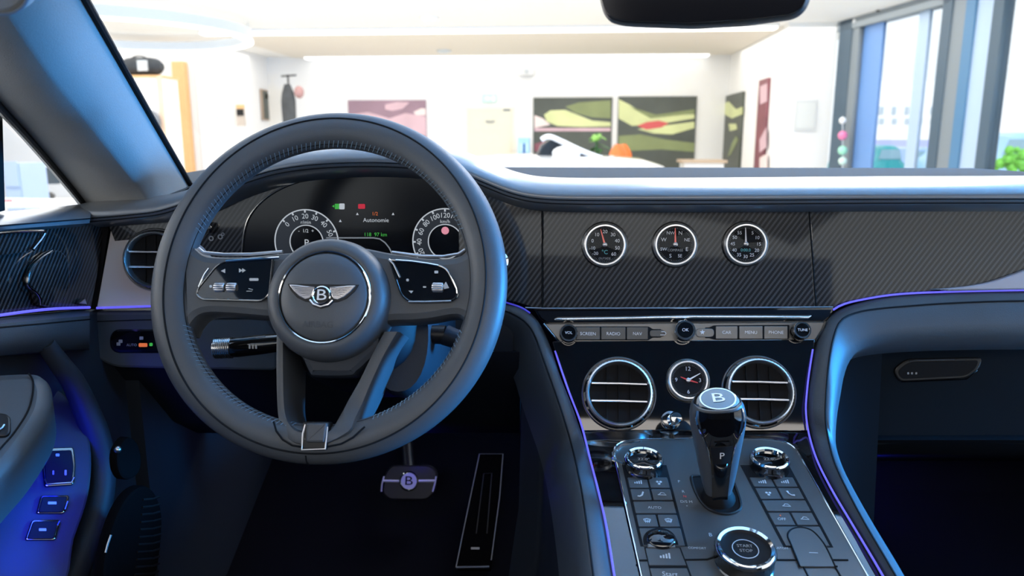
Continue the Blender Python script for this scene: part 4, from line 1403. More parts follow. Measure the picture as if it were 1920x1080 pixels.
# ================================================================== CONSOLE
con = thing('centre_console', 'glossy centre console with grey button plate between the front seats', 'console', (0.02, 0.70, 0.55))
sur = [(1094, 806), (1520, 803), (1527, 840), (1538, 868), (1562, 917), (1597, 975), (1643, 1053), (1690, 1130), (1725, 1190), (1172, 1190), (1160, 1130), (1150, 1080), (1136, 987), (1120, 917), (1106, 863)]
G().slab(PK.pts(sur), PK.n, 0.03, 0.001).build('gloss_surround', piano, con)
plate = rnd([(1147, 832), (1196, 824), (1290, 823), (1440, 823), (1487, 832), (1508, 870), (1690, 1190), (1228, 1190)], [30, 40, 0, 40, 34, 40, 4, 4], 6)
G().slab(PK.pts(plate, 0.003), PK.n, 0.01, 0.001).build('button_plate', satin, con)
G().tube(PK.pts(plate, 0.0032), 0.0012, closed=True, seg=8).build('plate_trim', chrome, con)
G().tube(PK.pts([(1168, 870), (1150, 862), (1150, 850), (1165, 836), (1200, 828)], 0.0035), 0.0020, seg=8).build('corner_trim', chrome, con)


def lerp(a, b, t_):
    return a + (b - a) * t_


def lcol(y, u):
    return lerp(1169 + (y - 870) * 36 / 157, 1246 + (y - 870) * 40 / 153, u)


def rcol(y, u):
    return lerp(1397 + (y - 883) * 74 / 139, 1477 + (y - 874) * 82 / 152, u)


def cbtn(f, y0, y1, u0, u1, m=satin, h=0.0042):
    g_ = 0.020
    gy = 0.8
    return G().slab(PK.pts(rnd([(f(y0 + gy, u0 + g_), y0 + gy), (f(y0 + gy, u1 - g_), y0 + gy), (f(y1 - gy, u1 - g_), y1 - gy), (f(y1 - gy, u0 + g_), y1 - gy)], 2, 3), h), PK.n, 0.004, 0.0006).build('button', m, con)


# dark recesses under the two button columns
for f, y1 in ((lcol, 1024), (rcol, 1026)):
    G().slab(PK.pts([(f(872, -0.04), 872), (f(872, 1.04), 872), (f(y1, 1.04), y1), (f(y1, -0.04), y1)], 0.0034), PK.n, 0.004).build('button_recess', seam_m, con)
icons = mat('icon_print', (0.45, 0.47, 0.48), 0.5)


def icon(parent, pl, x, y, s_, kind, m=icons, h=0.0046):
    M = pl.mat(x, y, h)
    k = s_ * pl.mpp(x, y)
    g = G()
    if kind == 'seat':
        g.tube([V((k * 0.35, k * 0.55, 0)), V((k * 0.15, -k * 0.1, 0)), V((-k * 0.2, -k * 0.35, 0)), V((-k * 0.5, -k * 0.3, 0))], k * 0.13, seg=6, M=M, flat=0.3)
    elif kind == 'phone':
        g.tube([V((-k * 0.45, k * 0.45, 0)), V((-k * 0.35, 0, 0)), V((0, -k * 0.32, 0)), V((k * 0.45, -k * 0.35, 0))], [k * 0.2, k * 0.11, k * 0.11, k * 0.2], seg=6, M=M, flat=0.3)
    elif kind == 'defrost':
        g.tube([V((-k * 0.5, k * 0.25, 0)), V((0, k * 0.4, 0)), V((k * 0.5, k * 0.25, 0)), V((k * 0.38, -k * 0.15, 0)), V((-k * 0.38, -k * 0.15, 0))], k * 0.07, closed=True, seg=6, M=M, flat=0.3)
        for dx in (-0.25, 0, 0.25):
            g.tube([V((k * dx, k * 0.2, 0)), V((k * (dx + 0.06), -k * 0.1, 0)), V((k * dx, -k * 0.4, 0))], k * 0.05, seg=6, M=M, flat=0.3)
    elif kind == 'car':
        g.tube([V((-k * 0.6, -k * 0.1, 0)), V((-k * 0.3, k * 0.1, 0)), V((-k * 0.1, k * 0.35, 0)), V((k * 0.3, k * 0.3, 0)), V((k * 0.6, -k * 0.1, 0))], k * 0.08, closed=True, seg=6, M=M, flat=0.3)
    elif kind == 'fan':
        for q in range(3):
            a_ = 2 * PI * q / 3 + 0.5
            g.sphere((k * 0.27 * math.cos(a_), k * 0.27 * math.sin(a_), 0), k * 0.2, M=M, seg=8, sc=(1, 1, 0.15))
    elif kind == 'bars':
        for q in range(4):
            g.slab2(rrect(k * (-0.45 + 0.3 * q), k * (-0.1 + 0.06 * q), k * 0.18, k * (0.3 + 0.14 * q), k * 0.02, 1), 0.0003, M=M, z=0.0002)
    g.build('icon', m, parent)


rows_l = [(894, 915, ['bars', 'fan']), (916, 938, ['seat', 'car']), (939, 963, ['AUTO']), (964, 988, ['defrost', 'defrost'])]
rows_r = [(894, 913, ['bars', 'bars']), (914, 936, ['fan', 'phone']), (937, 959, ['car']), (960, 985, ['OFF', 'car'])]
for f, rs in ((lcol, rows_l), (rcol, rows_r)):
    for (y0, y1, it) in rs:
        n_ = len(it)
        for k, s_ in enumerate(it):
            b_ = cbtn(f, y0, y1, k / n_, (k + 1) / n_)
            xm, ym = f((y0 + y1) / 2, (k + 0.5) / n_), (y0 + y1) / 2
            if s_ in ('AUTO', 'OFF'):
                G().text(s_, 9 * PK.mpp(xm, ym), PK.mat(xm, ym + 1, 0.0044)).build('lettering', icons, b_)
                if s_ == 'OFF':
                    G().lathe([(0.0008, 0), (0.0008, 0.0003), (0, 0.0003)], PK.mat(xm - 3, ym - 6, 0.0043), 10).build('orange_lamp', lit_orange, b_)
            else:
                icon(b_, PK, xm, ym, 13, s_)
# left: last button with finger bowl, flap with seat heating symbol
b_ = cbtn(lcol, 989, 1024, 0.0, 1.0)
Mb = PK.mat(1240, 1014, 0.0040)
kb = PK.mpp(1240, 1010)
bl = [(1207, 1021), (1206, 1008), (1213, 997), (1226, 991), (1238, 990), (1252, 993), (1263, 1001), (1270, 1014), (1272, 1021)]
G().slab(PK.pts([(p.x, p.y) for p in cr([V((a, b, 0)) for a, b in bl], 4)], 0.0046), PK.n, 0.003).build('finger_recess', matt_black, con)
G().sphere((0, 0, 0), 1.0, Mb @ Matrix.Translation(V((0, 0.001, 0.0))) @ Matrix.Diagonal((0.0150, 0.0125, 0.006, 1)), seg=24).build('roller_dome', piano, con)
G().slab(PK.pts([(1214, 1019), (1265, 1019), (1267, 1026), (1215, 1026)], 0.0056), PK.n, 0.004, 0.0008).build('flap_edge', satin2, con)
f_ = G().slab(PK.pts(rnd([(1210, 1027), (1274, 1027), (1287, 1060), (1217, 1060)], 2, 3), 0.0044), PK.n, 0.004, 0.0006).build('flap', satin, con)
icon(f_, PK, 1247, 1043, 18, 'bars')
G().slab(PK.pts(rnd([(1218, 1065), (1288, 1065), (1320, 1150), (1240, 1150)], 2, 3), 0.0044), PK.n, 0.004, 0.0006).build('flap', satin, con)
lettered(con, PK, 1256, 1077, 'Start', 15, icons, 0.0047)
G().slab(PK.pts([(1208, 1026), (1276, 1026), (1324, 1150), (1236, 1150)], 0.0036), PK.n, 0.003).build('flap_recess', seam_m, con)
# right: arched flap
cbtn(rcol, 986, 1024, 0.0, 1.0)
ar = [(1500, 1062), (1484, 1022), (1477, 1005), (1482, 994), (1495, 989), (1510, 990), (1524, 996), (1538, 1010), (1550, 1028), (1566, 1062)]
ars = [(p.x, p.y) for p in cr([V((a, b, 0)) for a, b in ar], 4)]
G().slab(PK.pts(ars, 0.0047), PK.n, 0.003, 0.0006).build('flap', satin, con)
G().tube(PK.pts(ars, 0.0046), 0.0009, seg=6).build('flap_gap', seam_m, con)
lettered(con, PK, 1525, 1036, '\u2014', 16, icons, 0.005)
for L in ([(1193, 1051), (1326, 1049), (1338, 1045), (1347, 1036)], [(1440, 1048), (1460, 1050), (1590, 1050)], [(1217, 1063), (1288, 1062)], [(1503, 1062), (1570, 1062)],
          [(1565, 1062), (1605, 1130)], [(1500, 1050), (1540, 1130)]):
    G().tube(PK.pts(L, 0.0032), 0.0010, seg=6).build('plate_gap', seam_m, con)
# drive mode lettering round the start dial
for (x, y, s_, sz) in ((1307, 1028, 'COMFORT', 7), (1420, 1003, 'SPORT', 7), (1463, 1028, 'CUSTOM', 7), (1332, 1003, 'B', 12)):
    lettered(con, PK, x, y, s_, sz, icons, 0.0034)
for (x, y, s_, m, sz) in ((1273, 903, 'P', icons, 9), (1281, 922, 'R', icons, 9), (1284, 931, 'N', red_print, 8), (1287, 941, 'D/S M', icons, 9), (1288, 949, '+', icons, 7)):
    lettered(con, PK, x, y, s_, sz, m, 0.0034)
# selector gate
ga = [(1296, 897), (1304, 893), (1345, 893), (1370, 897), (1380, 915), (1389, 945), (1383, 958), (1362, 964), (1335, 958), (1318, 945), (1304, 922)]
gs_ = [(p.x, p.y) for p in cr([V((a, b, 0)) for a, b in ga], 4, True)]
G().slab(PK.pts(gs_, 0.0036), PK.n, 0.004).build('gate_opening', matt_black, con)
G().tube(PK.pts(gs_, 0.0036), 0.0016, closed=True, seg=8).build('gate_trim', black, con)


def cknob(px, py, r, label, txt, tilt, rise):
    pl = Pl(PK.at(px, py), slope_n(90 - tilt))
    M = pl.mat(px, py)
    R = r * pl.mpp(px, py)
    t = thing('console_knob', label, 'knob', M, 'console knobs')
    G().lathe([(R * 1.04, -0.004), (R * 1.04, 0.001), (R * 0.98, 0.003), (R * 0.96, rise * 0.75), (R * 1.0, rise * 0.85), (R * 1.0, rise * 0.97)], seg=96, ridge=R * 0.02, nr=40, only=(3, 4)).build('barrel', dark_chrome, t, local=True)
    G().lathe([(R * 1.0, rise * 0.92), (R * 0.99, rise), (R * 0.92, rise + 0.002), (R * 0.82, rise + 0.0008), (R * 0.80, rise - 0.003)], seg=64).build('chrome_rim', chrome, t, local=True)
    G().lathe([(R * 0.82, rise - 0.004), (R * 0.81, rise - 0.0022), (0, rise - 0.0018)], seg=48).build('cap', piano if rise < 0.016 else matt_black, t, local=True)
    g = G()
    y_ = R * 0.12 if '\n' in txt else 0
    ts = 0.18 if '\n' in txt else 0.30
    for ln in txt.split('\n'):
        g.text(ln, R * ts, Matrix.Translation(V((0, y_, rise - 0.0015))))
        y_ -= R * 0.22
    g.build('lettering', icons if rise > 0.02 else lit_dim, t, local=True)
    return t


cknob(1206, 879, 36, 'chrome ringed temperature knob at the front left of the console plate', '22.0\u00b0', 9, 0.014)
cknob(1441, 879, 36, 'chrome ringed temperature knob at the front right of the console plate', '22.0\u00b0', 9, 0.014)
tk = cknob(1394, 1054, 56, 'large chrome start dial at the bottom of the console plate', 'START\nSTOP', 13, 0.0185)
tk.name = 'start_dial'
G().ring2(circ(0, 0, 0.0125, n=40), circ(0, 0, 0.0118, n=40), 0.0003, None, 0.0170).build('button_ring', icons, tk, local=True)

# ================================================================== GEAR SELECTOR
Bp = PK.at(1346, 938)
Tp = atY(1345, 752, Bp.y - 0.022)
ax = (Tp - Bp)
Hs = ax.length
az = ax.normalized()
rx = V((1, 0, 0)).cross(az)
ny = -(rx.normalized()) if rx.y > 0 else rx.normalized()      # faces the driver
xx = az.cross(ny) * -1 if az.cross(ny).x < 0 else az.cross(ny)
ny = xx.cross(az) * -1 if xx.cross(az).y > 0 else xx.cross(az)
MS = Matrix(((xx.x, ny.x, az.x, Bp.x), (xx.y, ny.y, az.y, Bp.y), (xx.z, ny.z, az.z, Bp.z), (0, 0, 0, 1)))
FX = -1 if xx.cross(ny).dot(az) > 0 and False else 1
sel = thing('gear_selector', 'leather and piano black gear selector with a winged badge letter on top', 'gear selector', MS)


def sup(w_, d_, e=2.6, n=28, oy=0.0):
    out = []
    for i in range(n):
        a_ = 2 * PI * i / n
        c_, s_ = math.cos(a_), math.sin(a_)
        out.append((w_ * abs(c_) ** (2 / e) * (1 if c_ > 0 else -1), oy + d_ * abs(s_) ** (2 / e) * (1 if s_ > 0 else -1)))
    return out


S_ = Hs
SECS = [(-0.02, 0.0125, 0.011), (0.10, 0.0135, 0.012), (0.2, 0.0165, 0.014), (0.35, 0.0195, 0.017), (0.5, 0.0222, 0.019), (0.65, 0.0250, 0.021), (0.78, 0.0272, 0.0225), (0.88, 0.0276, 0.0228), (0.95, 0.0262, 0.0215), (1.0, 0.0235, 0.019)]
rows = [[V((x, y, s_ * S_)) for x, y in sup(w_, d_)] for s_, w_, d_ in SECS]
G().loft(rows, closed=True, caps=True).build('leather_grip', wheel_leather, sel, local=True, ang=60)
# the glossy front panel, narrow below, flaring to the top
FP = [(0.0, 0.0075), (0.15, 0.0080), (0.35, 0.0090), (0.5, 0.0105), (0.62, 0.0125), (0.74, 0.0165), (0.84, 0.0205), (0.92, 0.0225), (0.985, 0.0215)]


def frontd(s_):
    for (a, b) in zip(SECS, SECS[1:]):
        if a[0] <= s_ <= b[0]:
            u = (s_ - a[0]) / (b[0] - a[0])
            return lerp(a[1], b[1], u), lerp(a[2], b[2], u)
    return SECS[-1][1:]


def onf(x, s_, h):
    w_, d_ = frontd(s_)
    return V((x, (d_ * max(1 - (abs(x) / w_) ** 2.6, 0) ** (1 / 2.6) + h), s_ * S_))


sg = 1
rows = [[onf(lerp(-w_, w_, k / 8), s_, 0.0016) for k in range(9)] for s_, w_ in FP]
G().sheet(rows, 0.004, (0, -1, 0)).build('gloss_front', piano, sel, local=True)
for sx in (-1, 1):
    G().tube([onf(sx * w_, s_, 0.0012) for s_, w_ in FP[3:]], [0.0006, 0.0008, 0.0012, 0.0022, 0.0024, 0.0016], seg=8).build('chrome_edge', chrome, sel, local=True)
rows = [[onf(lerp(-w_, w_, k / 4), s_, 0.0026) for k in range(5)] for s_, w_ in ((0.50, 0.0088), (0.56, 0.0096), (0.64, 0.0110), (0.68, 0.0114))]
pb_ = G().sheet(rows, 0.002, (0, -1, 0)).build('park_button', black, sel, local=True)
q = onf(0, 0.59, 0.0030)
Mt = Matrix.Translation(q) @ Matrix(((FX, 0, 0, 0), (0, 0, 1, 0), (0, 1, 0, 0), (0, 0, 0, 1)))
G().text('P', 0.0105, Mt).build('lettering', white_print, pb_, local=True)
G().tube([onf(-0.0075, 0.73, 0.0022), onf(0, 0.735, 0.0024), onf(0.0075, 0.73, 0.0022)], 0.0005, seg=6).build('release_line', dark_chrome, sel, local=True)
# top cap, tipped towards the driver
Mc = Matrix.Translation(V((0, 0.001, S_ * 0.985))) @ Matrix.Rotation(R_(-16), 4, 'X')
G().lathe([(0.0250, -0.010), (0.0252, -0.004), (0.0235, 0.002), (0.0205, 0.0055), (0.0180, 0.0062)], Mc @ Matrix.Diagonal((1.0, 0.82, 1, 1)), 48).build('top_collar', dark_chrome, sel, local=True)
G().lathe([(0.0185, 0.0045), (0.0180, 0.0068), (0.0165, 0.0068), (0.0160, 0.006)], Mc @ Matrix.Diagonal((1.0, 0.82, 1, 1)), 48).build('top_ring', chrome, sel, local=True)
bd_ = G().lathe([(0.0165, 0.005), (0.0160, 0.0066), (0, 0.0072)], Mc @ Matrix.Diagonal((1.0, 0.82, 1, 1)), 40).build('badge_disc', dark_chrome, sel, local=True)
G().text('B', 0.019, Mc @ Matrix.Translation(V((0, 0, 0.0074))) @ Matrix.Diagonal((1.35, -0.9, 1, 1))).build('badge_letter', white_print, bd_, local=True)
G().lathe([(0.020, -0.004), (0.019, 0.004), (0.0155, 0.012), (0.013, 0.016)], Matrix.Diagonal((0.95, 0.9, 1, 1)), 24).build('gaiter', matt_black, sel, local=True)

# ================================================================== KNEE ARCHES AND CONSOLE RAILS


def kp(x, y, h):
    return PK.at(x, y, h)


def arch3(L, h, yoff=0.0, n=60, dh=None):
    """L: (x, y[, Y]); points with a depth lie on the dash, the others on the console at height h"""
    P = []
    for q in L:
        if len(q) == 3:
            P.append(atY(q[0], q[1], q[2] + yoff))
        else:
            P.append(kp(q[0], q[1], h))
    return resample(cr(P, 6), n)


RO = [(2250, 541, .94), (1920, 545, .94), (1780, 548, .94), (1680, 554, .938), (1613, 567, .935), (1572, 583, .93), (1547, 608, .92), (1532, 650, .905), (1524, 700, .887), (1519, 735, .876), (1518, 772, .864), (1524, 812, .852), (1538, 860), (1564, 915), (1598, 973), (1646, 1053), (1690, 1130), (1720, 1185)]
RS = [(2250, 562, .93), (1920, 564, .93), (1790, 568, .93), (1713, 573, .928), (1645, 579, .925), (1603, 587, .92), (1575, 603, .91), (1561, 640, .893), (1553, 690, .874), (1549, 740, .86), (1548, 785, .846), (1553, 822, .836), (1566, 870), (1590, 922), (1622, 982), (1668, 1060), (1710, 1133), (1740, 1185)]
RI = [(2250, 630, .915), (1920, 632, .915), (1800, 634, .915), (1713, 638, .914), (1652, 644, .912), (1614, 655, .908), (1593, 677, .902), (1582, 707, .89), (1576, 740, .878), (1570, 775, .863), (1567, 810, .85), (1568, 838, .842), (1580, 876), (1602, 920), (1636, 980), (1684, 1060), (1724, 1130), (1755, 1185)]
N_ = 90
o_, s_, i_ = arch3(RO, 0.002, 0, N_), arch3(RS, 0.014, 0, N_), arch3(RI, 0.006, 0, N_)
pk_ = thing('passenger_knee_arch', 'slate leather arch sweeping from passenger dash down along the console', 'trim', (0.2, 0.8, 0.72))
back_o = [p + V((0, 0.03, -0.012)) for p in o_]
mid = [a.lerp(b, 0.35) + (CAM - a).normalized() * 0.004 for a, b in zip(o_, s_)]
mi2 = [a.lerp(b, 0.10) + (CAM - a).normalized() * 0.002 for a, b in zip(s_, i_)]
mi3 = [a.lerp(b, 0.6) + (CAM - a).normalized() * 0.004 for a, b in zip(s_, i_)]
deep = [p + V((0.004, 0.05, -0.03)) for p in i_]
G().loft([back_o, o_, mid, s_, mi2, mi3, i_, deep]).build('arch_leather', leather, pk_, ang=70)
G().tube([p + (CAM - p).normalized() * 0.0012 for p in s_], 0.0011, seg=5).build('arch_seam', seam_m, pk_)
# glovebox inside the arch
gb = thing('glovebox', 'dark navy glovebox lid under the passenger dash', 'glovebox', (0.5, 0.99, 0.75))
PG = Pl(atY(1750, 700, 1.02), slope_n(9))
gl_ = [(p.x, p.y) for p in cr([V((a, b, 0)) for a, b in [(1500, 850), (1505, 780), (1515, 712), (1530, 676), (1560, 650), (1640, 632), (1760, 628), (1920, 622), (2200, 618)]], 4)] + [(2200, 838), (1700, 830)]
G().slab(PG.pts(gl_), PG.n, 0.02, 0.003).build('lid', lid_m, gb)
hnd = G().slab(PG.pts(rnd([(1674, 694), (1700, 673), (1843, 670), (1838, 690), (1815, 710), (1686, 717)], [12, 14, 10, 14, 16, 12], 6), 0.003), PG.n, 0.006, 0.002).build('handle_frame', black, gb)
G().slab(PG.pts(rnd([(1682, 696), (1704, 678), (1836, 675), (1831, 690), (1812, 705), (1690, 711)], [10, 12, 8, 12, 14, 10], 6), 0.0034), PG.n, 0.004, 0.001).build('handle_recess', matt_black, hnd)
G().tube(PG.pts([(1706, 677), (1718, 675), (1790, 674)], 0.0042), 0.0009, seg=6).build('handle_highlight_edge', alu, hnd)
G().tube(PG.pts([(1690, 716), (1812, 711), (1832, 694)], 0.0042), 0.0008, seg=6).build('handle_lower_edge', dark_chrome, hnd)
g = G()
for x in (1703, 1710, 1718):
    g.slab(PG.pts(rrect(x, 700, 3.5, 4, 1, 2), 0.004), PG.n, 0.0004)
g.build('lock_marks', grey_print, hnd)
G().sheet([[atY(x, y, Y) for x in (1545, 1700, 1900, 2200)] for y, Y in ((825, 0.99), (850, 1.06), (856, 1.25), (870, 1.45))], 0.02).build('under_cover', lid_m, gb)
pfm = thing('passenger_footwell', 'dark carpeted passenger footwell lit by a faint blue lamp', 'carpet', (0.45, 1.2, 0.4))
G().sheet([[V((x, 1.44, 0.58)) for x in (0.16, 0.84)], [V((x, 1.46, 0.82)) for x in (0.16, 0.84)]], 0.02).build('footwell_wall', carpet, pfm)
G().sheet([[V((x, 0.5, 0.42)) for x in (0.18, 0.84)], [V((x, 1.15, 0.42)) for x in (0.18, 0.84)], [V((x, 1.44, 0.60)) for x in (0.18, 0.84)]], 0.015, (0, 0, -1)).build('floor_mat', carpet, pfm)

LO = [(700, 562, .955), (880, 565, .95), (945, 568, .945), (975, 575, .94), (996, 588, .935), (1014, 610, .925), (1032, 650, .908), (1050, 705, .885), (1072, 760, .866), (1088, 806, .852), (1104, 858), (1119, 917), (1135, 987), (1149, 1075), (1162, 1140), (1170, 1185)]
LS = [(700, 578, .945), (880, 580, .94), (940, 582, .935), (968, 592, .93), (988, 607, .922), (1003, 630, .91), (1022, 682, .888), (1042, 738, .867), (1058, 785, .85), (1072, 835, .838), (1084, 885), (1095, 945), (1104, 1010), (1113, 1080), (1122, 1140), (1128, 1185)]
LI = [(700, 612, .965), (880, 614, .96), (930, 617, .955), (955, 624, .95), (972, 638, .943), (984, 660, .932), (998, 705, .91), (1016, 755, .89), (1032, 800, .872), (1044, 845, .858), (1056, 893), (1066, 950), (1075, 1012), (1083, 1080), (1090, 1140), (1096, 1185)]
o_, s_, i_ = arch3(LO, 0.002, 0, N_), arch3(LS, 0.012, 0, N_), arch3(LI, -0.006, 0, N_)
pk2 = thing('driver_knee_arch', 'slate leather rail curving from the driver dash down the left console edge', 'trim', (-0.15, 0.8, 0.72))
back_o = [p + V((0, 0.03, -0.012)) for p in o_]
mid = [a.lerp(b, 0.35) + (CAM - a).normalized() * 0.004 for a, b in zip(o_, s_)]
mi2 = [a.lerp(b, 0.2) + (CAM - a).normalized() * 0.003 for a, b in zip(s_, i_)]
mi3 = [a.lerp(b, 0.6) + (CAM - a).normalized() * 0.003 for a, b in zip(s_, i_)]
deep = [p + V((-0.015, 0.03, -0.05)) for p in i_]
flo = [V((p.x - 0.05, p.y + 0.05, 0.42)) for p in i_]
G().loft([back_o, o_, mid, s_, mi2, mi3, i_, deep]).build('arch_leather', leather, pk2, ang=70)
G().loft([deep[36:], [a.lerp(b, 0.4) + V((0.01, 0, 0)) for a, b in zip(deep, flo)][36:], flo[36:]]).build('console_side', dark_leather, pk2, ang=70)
G().tube([p + (CAM - p).normalized() * 0.0012 for p in s_], 0.0011, seg=5).build('arch_seam', seam_m, pk2)
G().box((0.03, 0.85, 0.55), (0.17, 0.5, 0.36)).build('console_core', matt_black, con)
G().loft([[p + V((0.004, 0.05, -0.03)) for p in arch3(RI, -0.004, 0, N_)][40:], [V((p.x + 0.03, p.y + 0.06, 0.42)) for p in arch3(RI, -0.004, 0, N_)][40:]]).build('console_side', lid_m, pk_, ang=70)

# ================================================================== AMBIENT LIGHT STRIPS


def strip(name, label, P, r, m=led):
    o = G().tube(P, r, seg=8).build(name, m)
    o['label'] = label
    o['category'] = 'light strip'
    o['group'] = 'blue ambient light strips'
    return o


strip('ambient_light_strip', 'violet blue light strip above the passenger knee arch', [p + (CAM - p).normalized() * 0.004 for p in resample(cr([atY(*q) for q in ((1562, 581, .932), (1580, 571, .934), (1613, 562.5, .936), (1680, 552, .938), (1780, 547, .94), (1920, 544, .94), (2200, 540, .94))], 6), 50)], 0.0013)
R2 = [(1524, 655, .903), (1517, 700, .887), (1513, 735, .876), (1511, 772, .863), (1517, 815, .85), (1532, 863), (1559, 917), (1592, 973), (1640, 1053), (1684, 1130)]
strip('ambient_light_strip', 'blue light strip along the right edge of the centre console', arch3(R2, 0.004, 0, 60), 0.0011)
L2 = [(1041, 658, .905), (1052, 692, .89), (1067, 735, .876), (1089, 793, .856), (1107, 863), (1121, 917), (1137, 987), (1152, 1080), (1165, 1150)]
strip('ambient_light_strip', 'blue light strip along the left edge of the centre console', arch3(L2, 0.004, 0, 60), 0.0012)
strip('ambient_light_strip', 'short blue light strip between steering wheel rim and display panel', [p + (CAM - p).normalized() * 0.004 for p in cr([atY(*q) for q in ((870, 562, .945), (935, 565, .944), (955, 569, .943), (978, 577, .940), (994, 587, .936))], 5)], 0.0011, led_dim)
strip('ambient_light_strip', 'pale violet light strip under the left air vent panel', PLD.pts([(181, 577.5), (240, 575.5), (330, 573)], 0.003), 0.0016)
strip('ambient_light_strip', 'bright blue light strip along the bottom of the door carbon panel', cr(PD.pts([(-40, 596), (0, 591), (60, 583), (110, 578.5), (168, 576.5)], 0.006), 5), 0.0017, led)

# ================================================================== STEERING WHEEL
RAKE = 22
wc = atY(614, 531, 0.725)
PWH = Pl(wc, slope_n(RAKE))
MW = PWH.matp(wc)
sw = thing('steering_wheel', 'slate leather steering wheel with winged badge and four spokes', 'steering wheel', wc)
SEGS = 144


def rim_c(a):
    r = 0.1640
    s_ = math.sin(a)
    if s_ < 0:
        r *= 1 - 0.022 * s_ * s_ * s_ * s_
    return r


def rim_pt(a, t_, k=1.0):
    """a: angle round the wheel, t_: 0 outward, 90 towards the driver"""
    rr = rim_c(a)
    A, B = 0.0192 * k, 0.0155 * k
    x = rr + A * math.cos(t_)
    return MW @ V((x * math.cos(a), x * math.sin(a), B * math.sin(t_)))


rows = []
for i in range(SEGS):
    a = 2 * PI * i / SEGS
    rows.append([rim_pt(a, 2 * PI * k / 22) for k in range(22)])
rows.append(rows[0])
G().loft(rows, closed=True).build('rim', wheel_leather, sw, ang=70)
G().tube([rim_pt(2 * PI * i / 200, R_(65 + 28 * math.cos(2 * PI * i / 200) ** 2), 1.006) for i in range(200)], 0.0010, closed=True, seg=6).build('rim_seam', seam_m, sw)
g = G()
NS = 190
for i in range(NS):
    a = 2 * PI * i / NS
    ad = math.degrees(a) % 360
    if ad < 22 or ad > 342 or 160 < ad < 198 or 262 < ad < 292:
        continue
    p = [rim_pt(a + 0.010 * (q - 1), R_(140 + 15 * q), 1.012) for q in range(3)]
    g.tube(p, 0.0004, seg=4)
g.build('stitching', thread, sw, kind='stuff')
G().tube([rim_pt(2 * PI * i / 200, R_(155), 0.99) for i in range(200)], 0.0004, closed=True, seg=6).build('inner_seam', seam_m, sw)
g = G()
g.tube([rim_pt(R_(268.5), R_(-50 + 12 * q), 1.004) for q in range(10)], 0.0008, seg=6)
g.build('rim_joint', seam_m, sw)


def wp(L, h):
    return PWH.pts(L, h)


def sm2(L, n=5, closed=True):
    return [(p.x, p.y) for p in cr([V((q[0], q[1], 0)) for q in L], n, closed)]


# side spokes
lsp = [(334, 445), (352, 448), (365, 462), (378, 474), (400, 479), (460, 479), (560, 472), (600, 500), (600, 600), (520, 597), (440, 590), (392, 588), (370, 594), (356, 610), (346, 628), (330, 600), (326, 520)]
rsp = [(902, 440), (886, 448), (876, 464), (860, 478), (830, 482), (790, 481), (740, 474), (640, 470), (640, 600), (740, 603), (800, 600), (848, 592), (866, 596), (878, 612), (884, 640), (900, 620), (910, 540)]
G().slab(wp(sm2(lsp, 4), 0.006), PWH.n, 0.030, 0.008).build('spoke', wheel_leather, sw, label='left leather spoke')
G().slab(wp(sm2(rsp, 4), 0.006), PWH.n, 0.030, 0.008).build('spoke', wheel_leather, sw, label='right leather spoke')
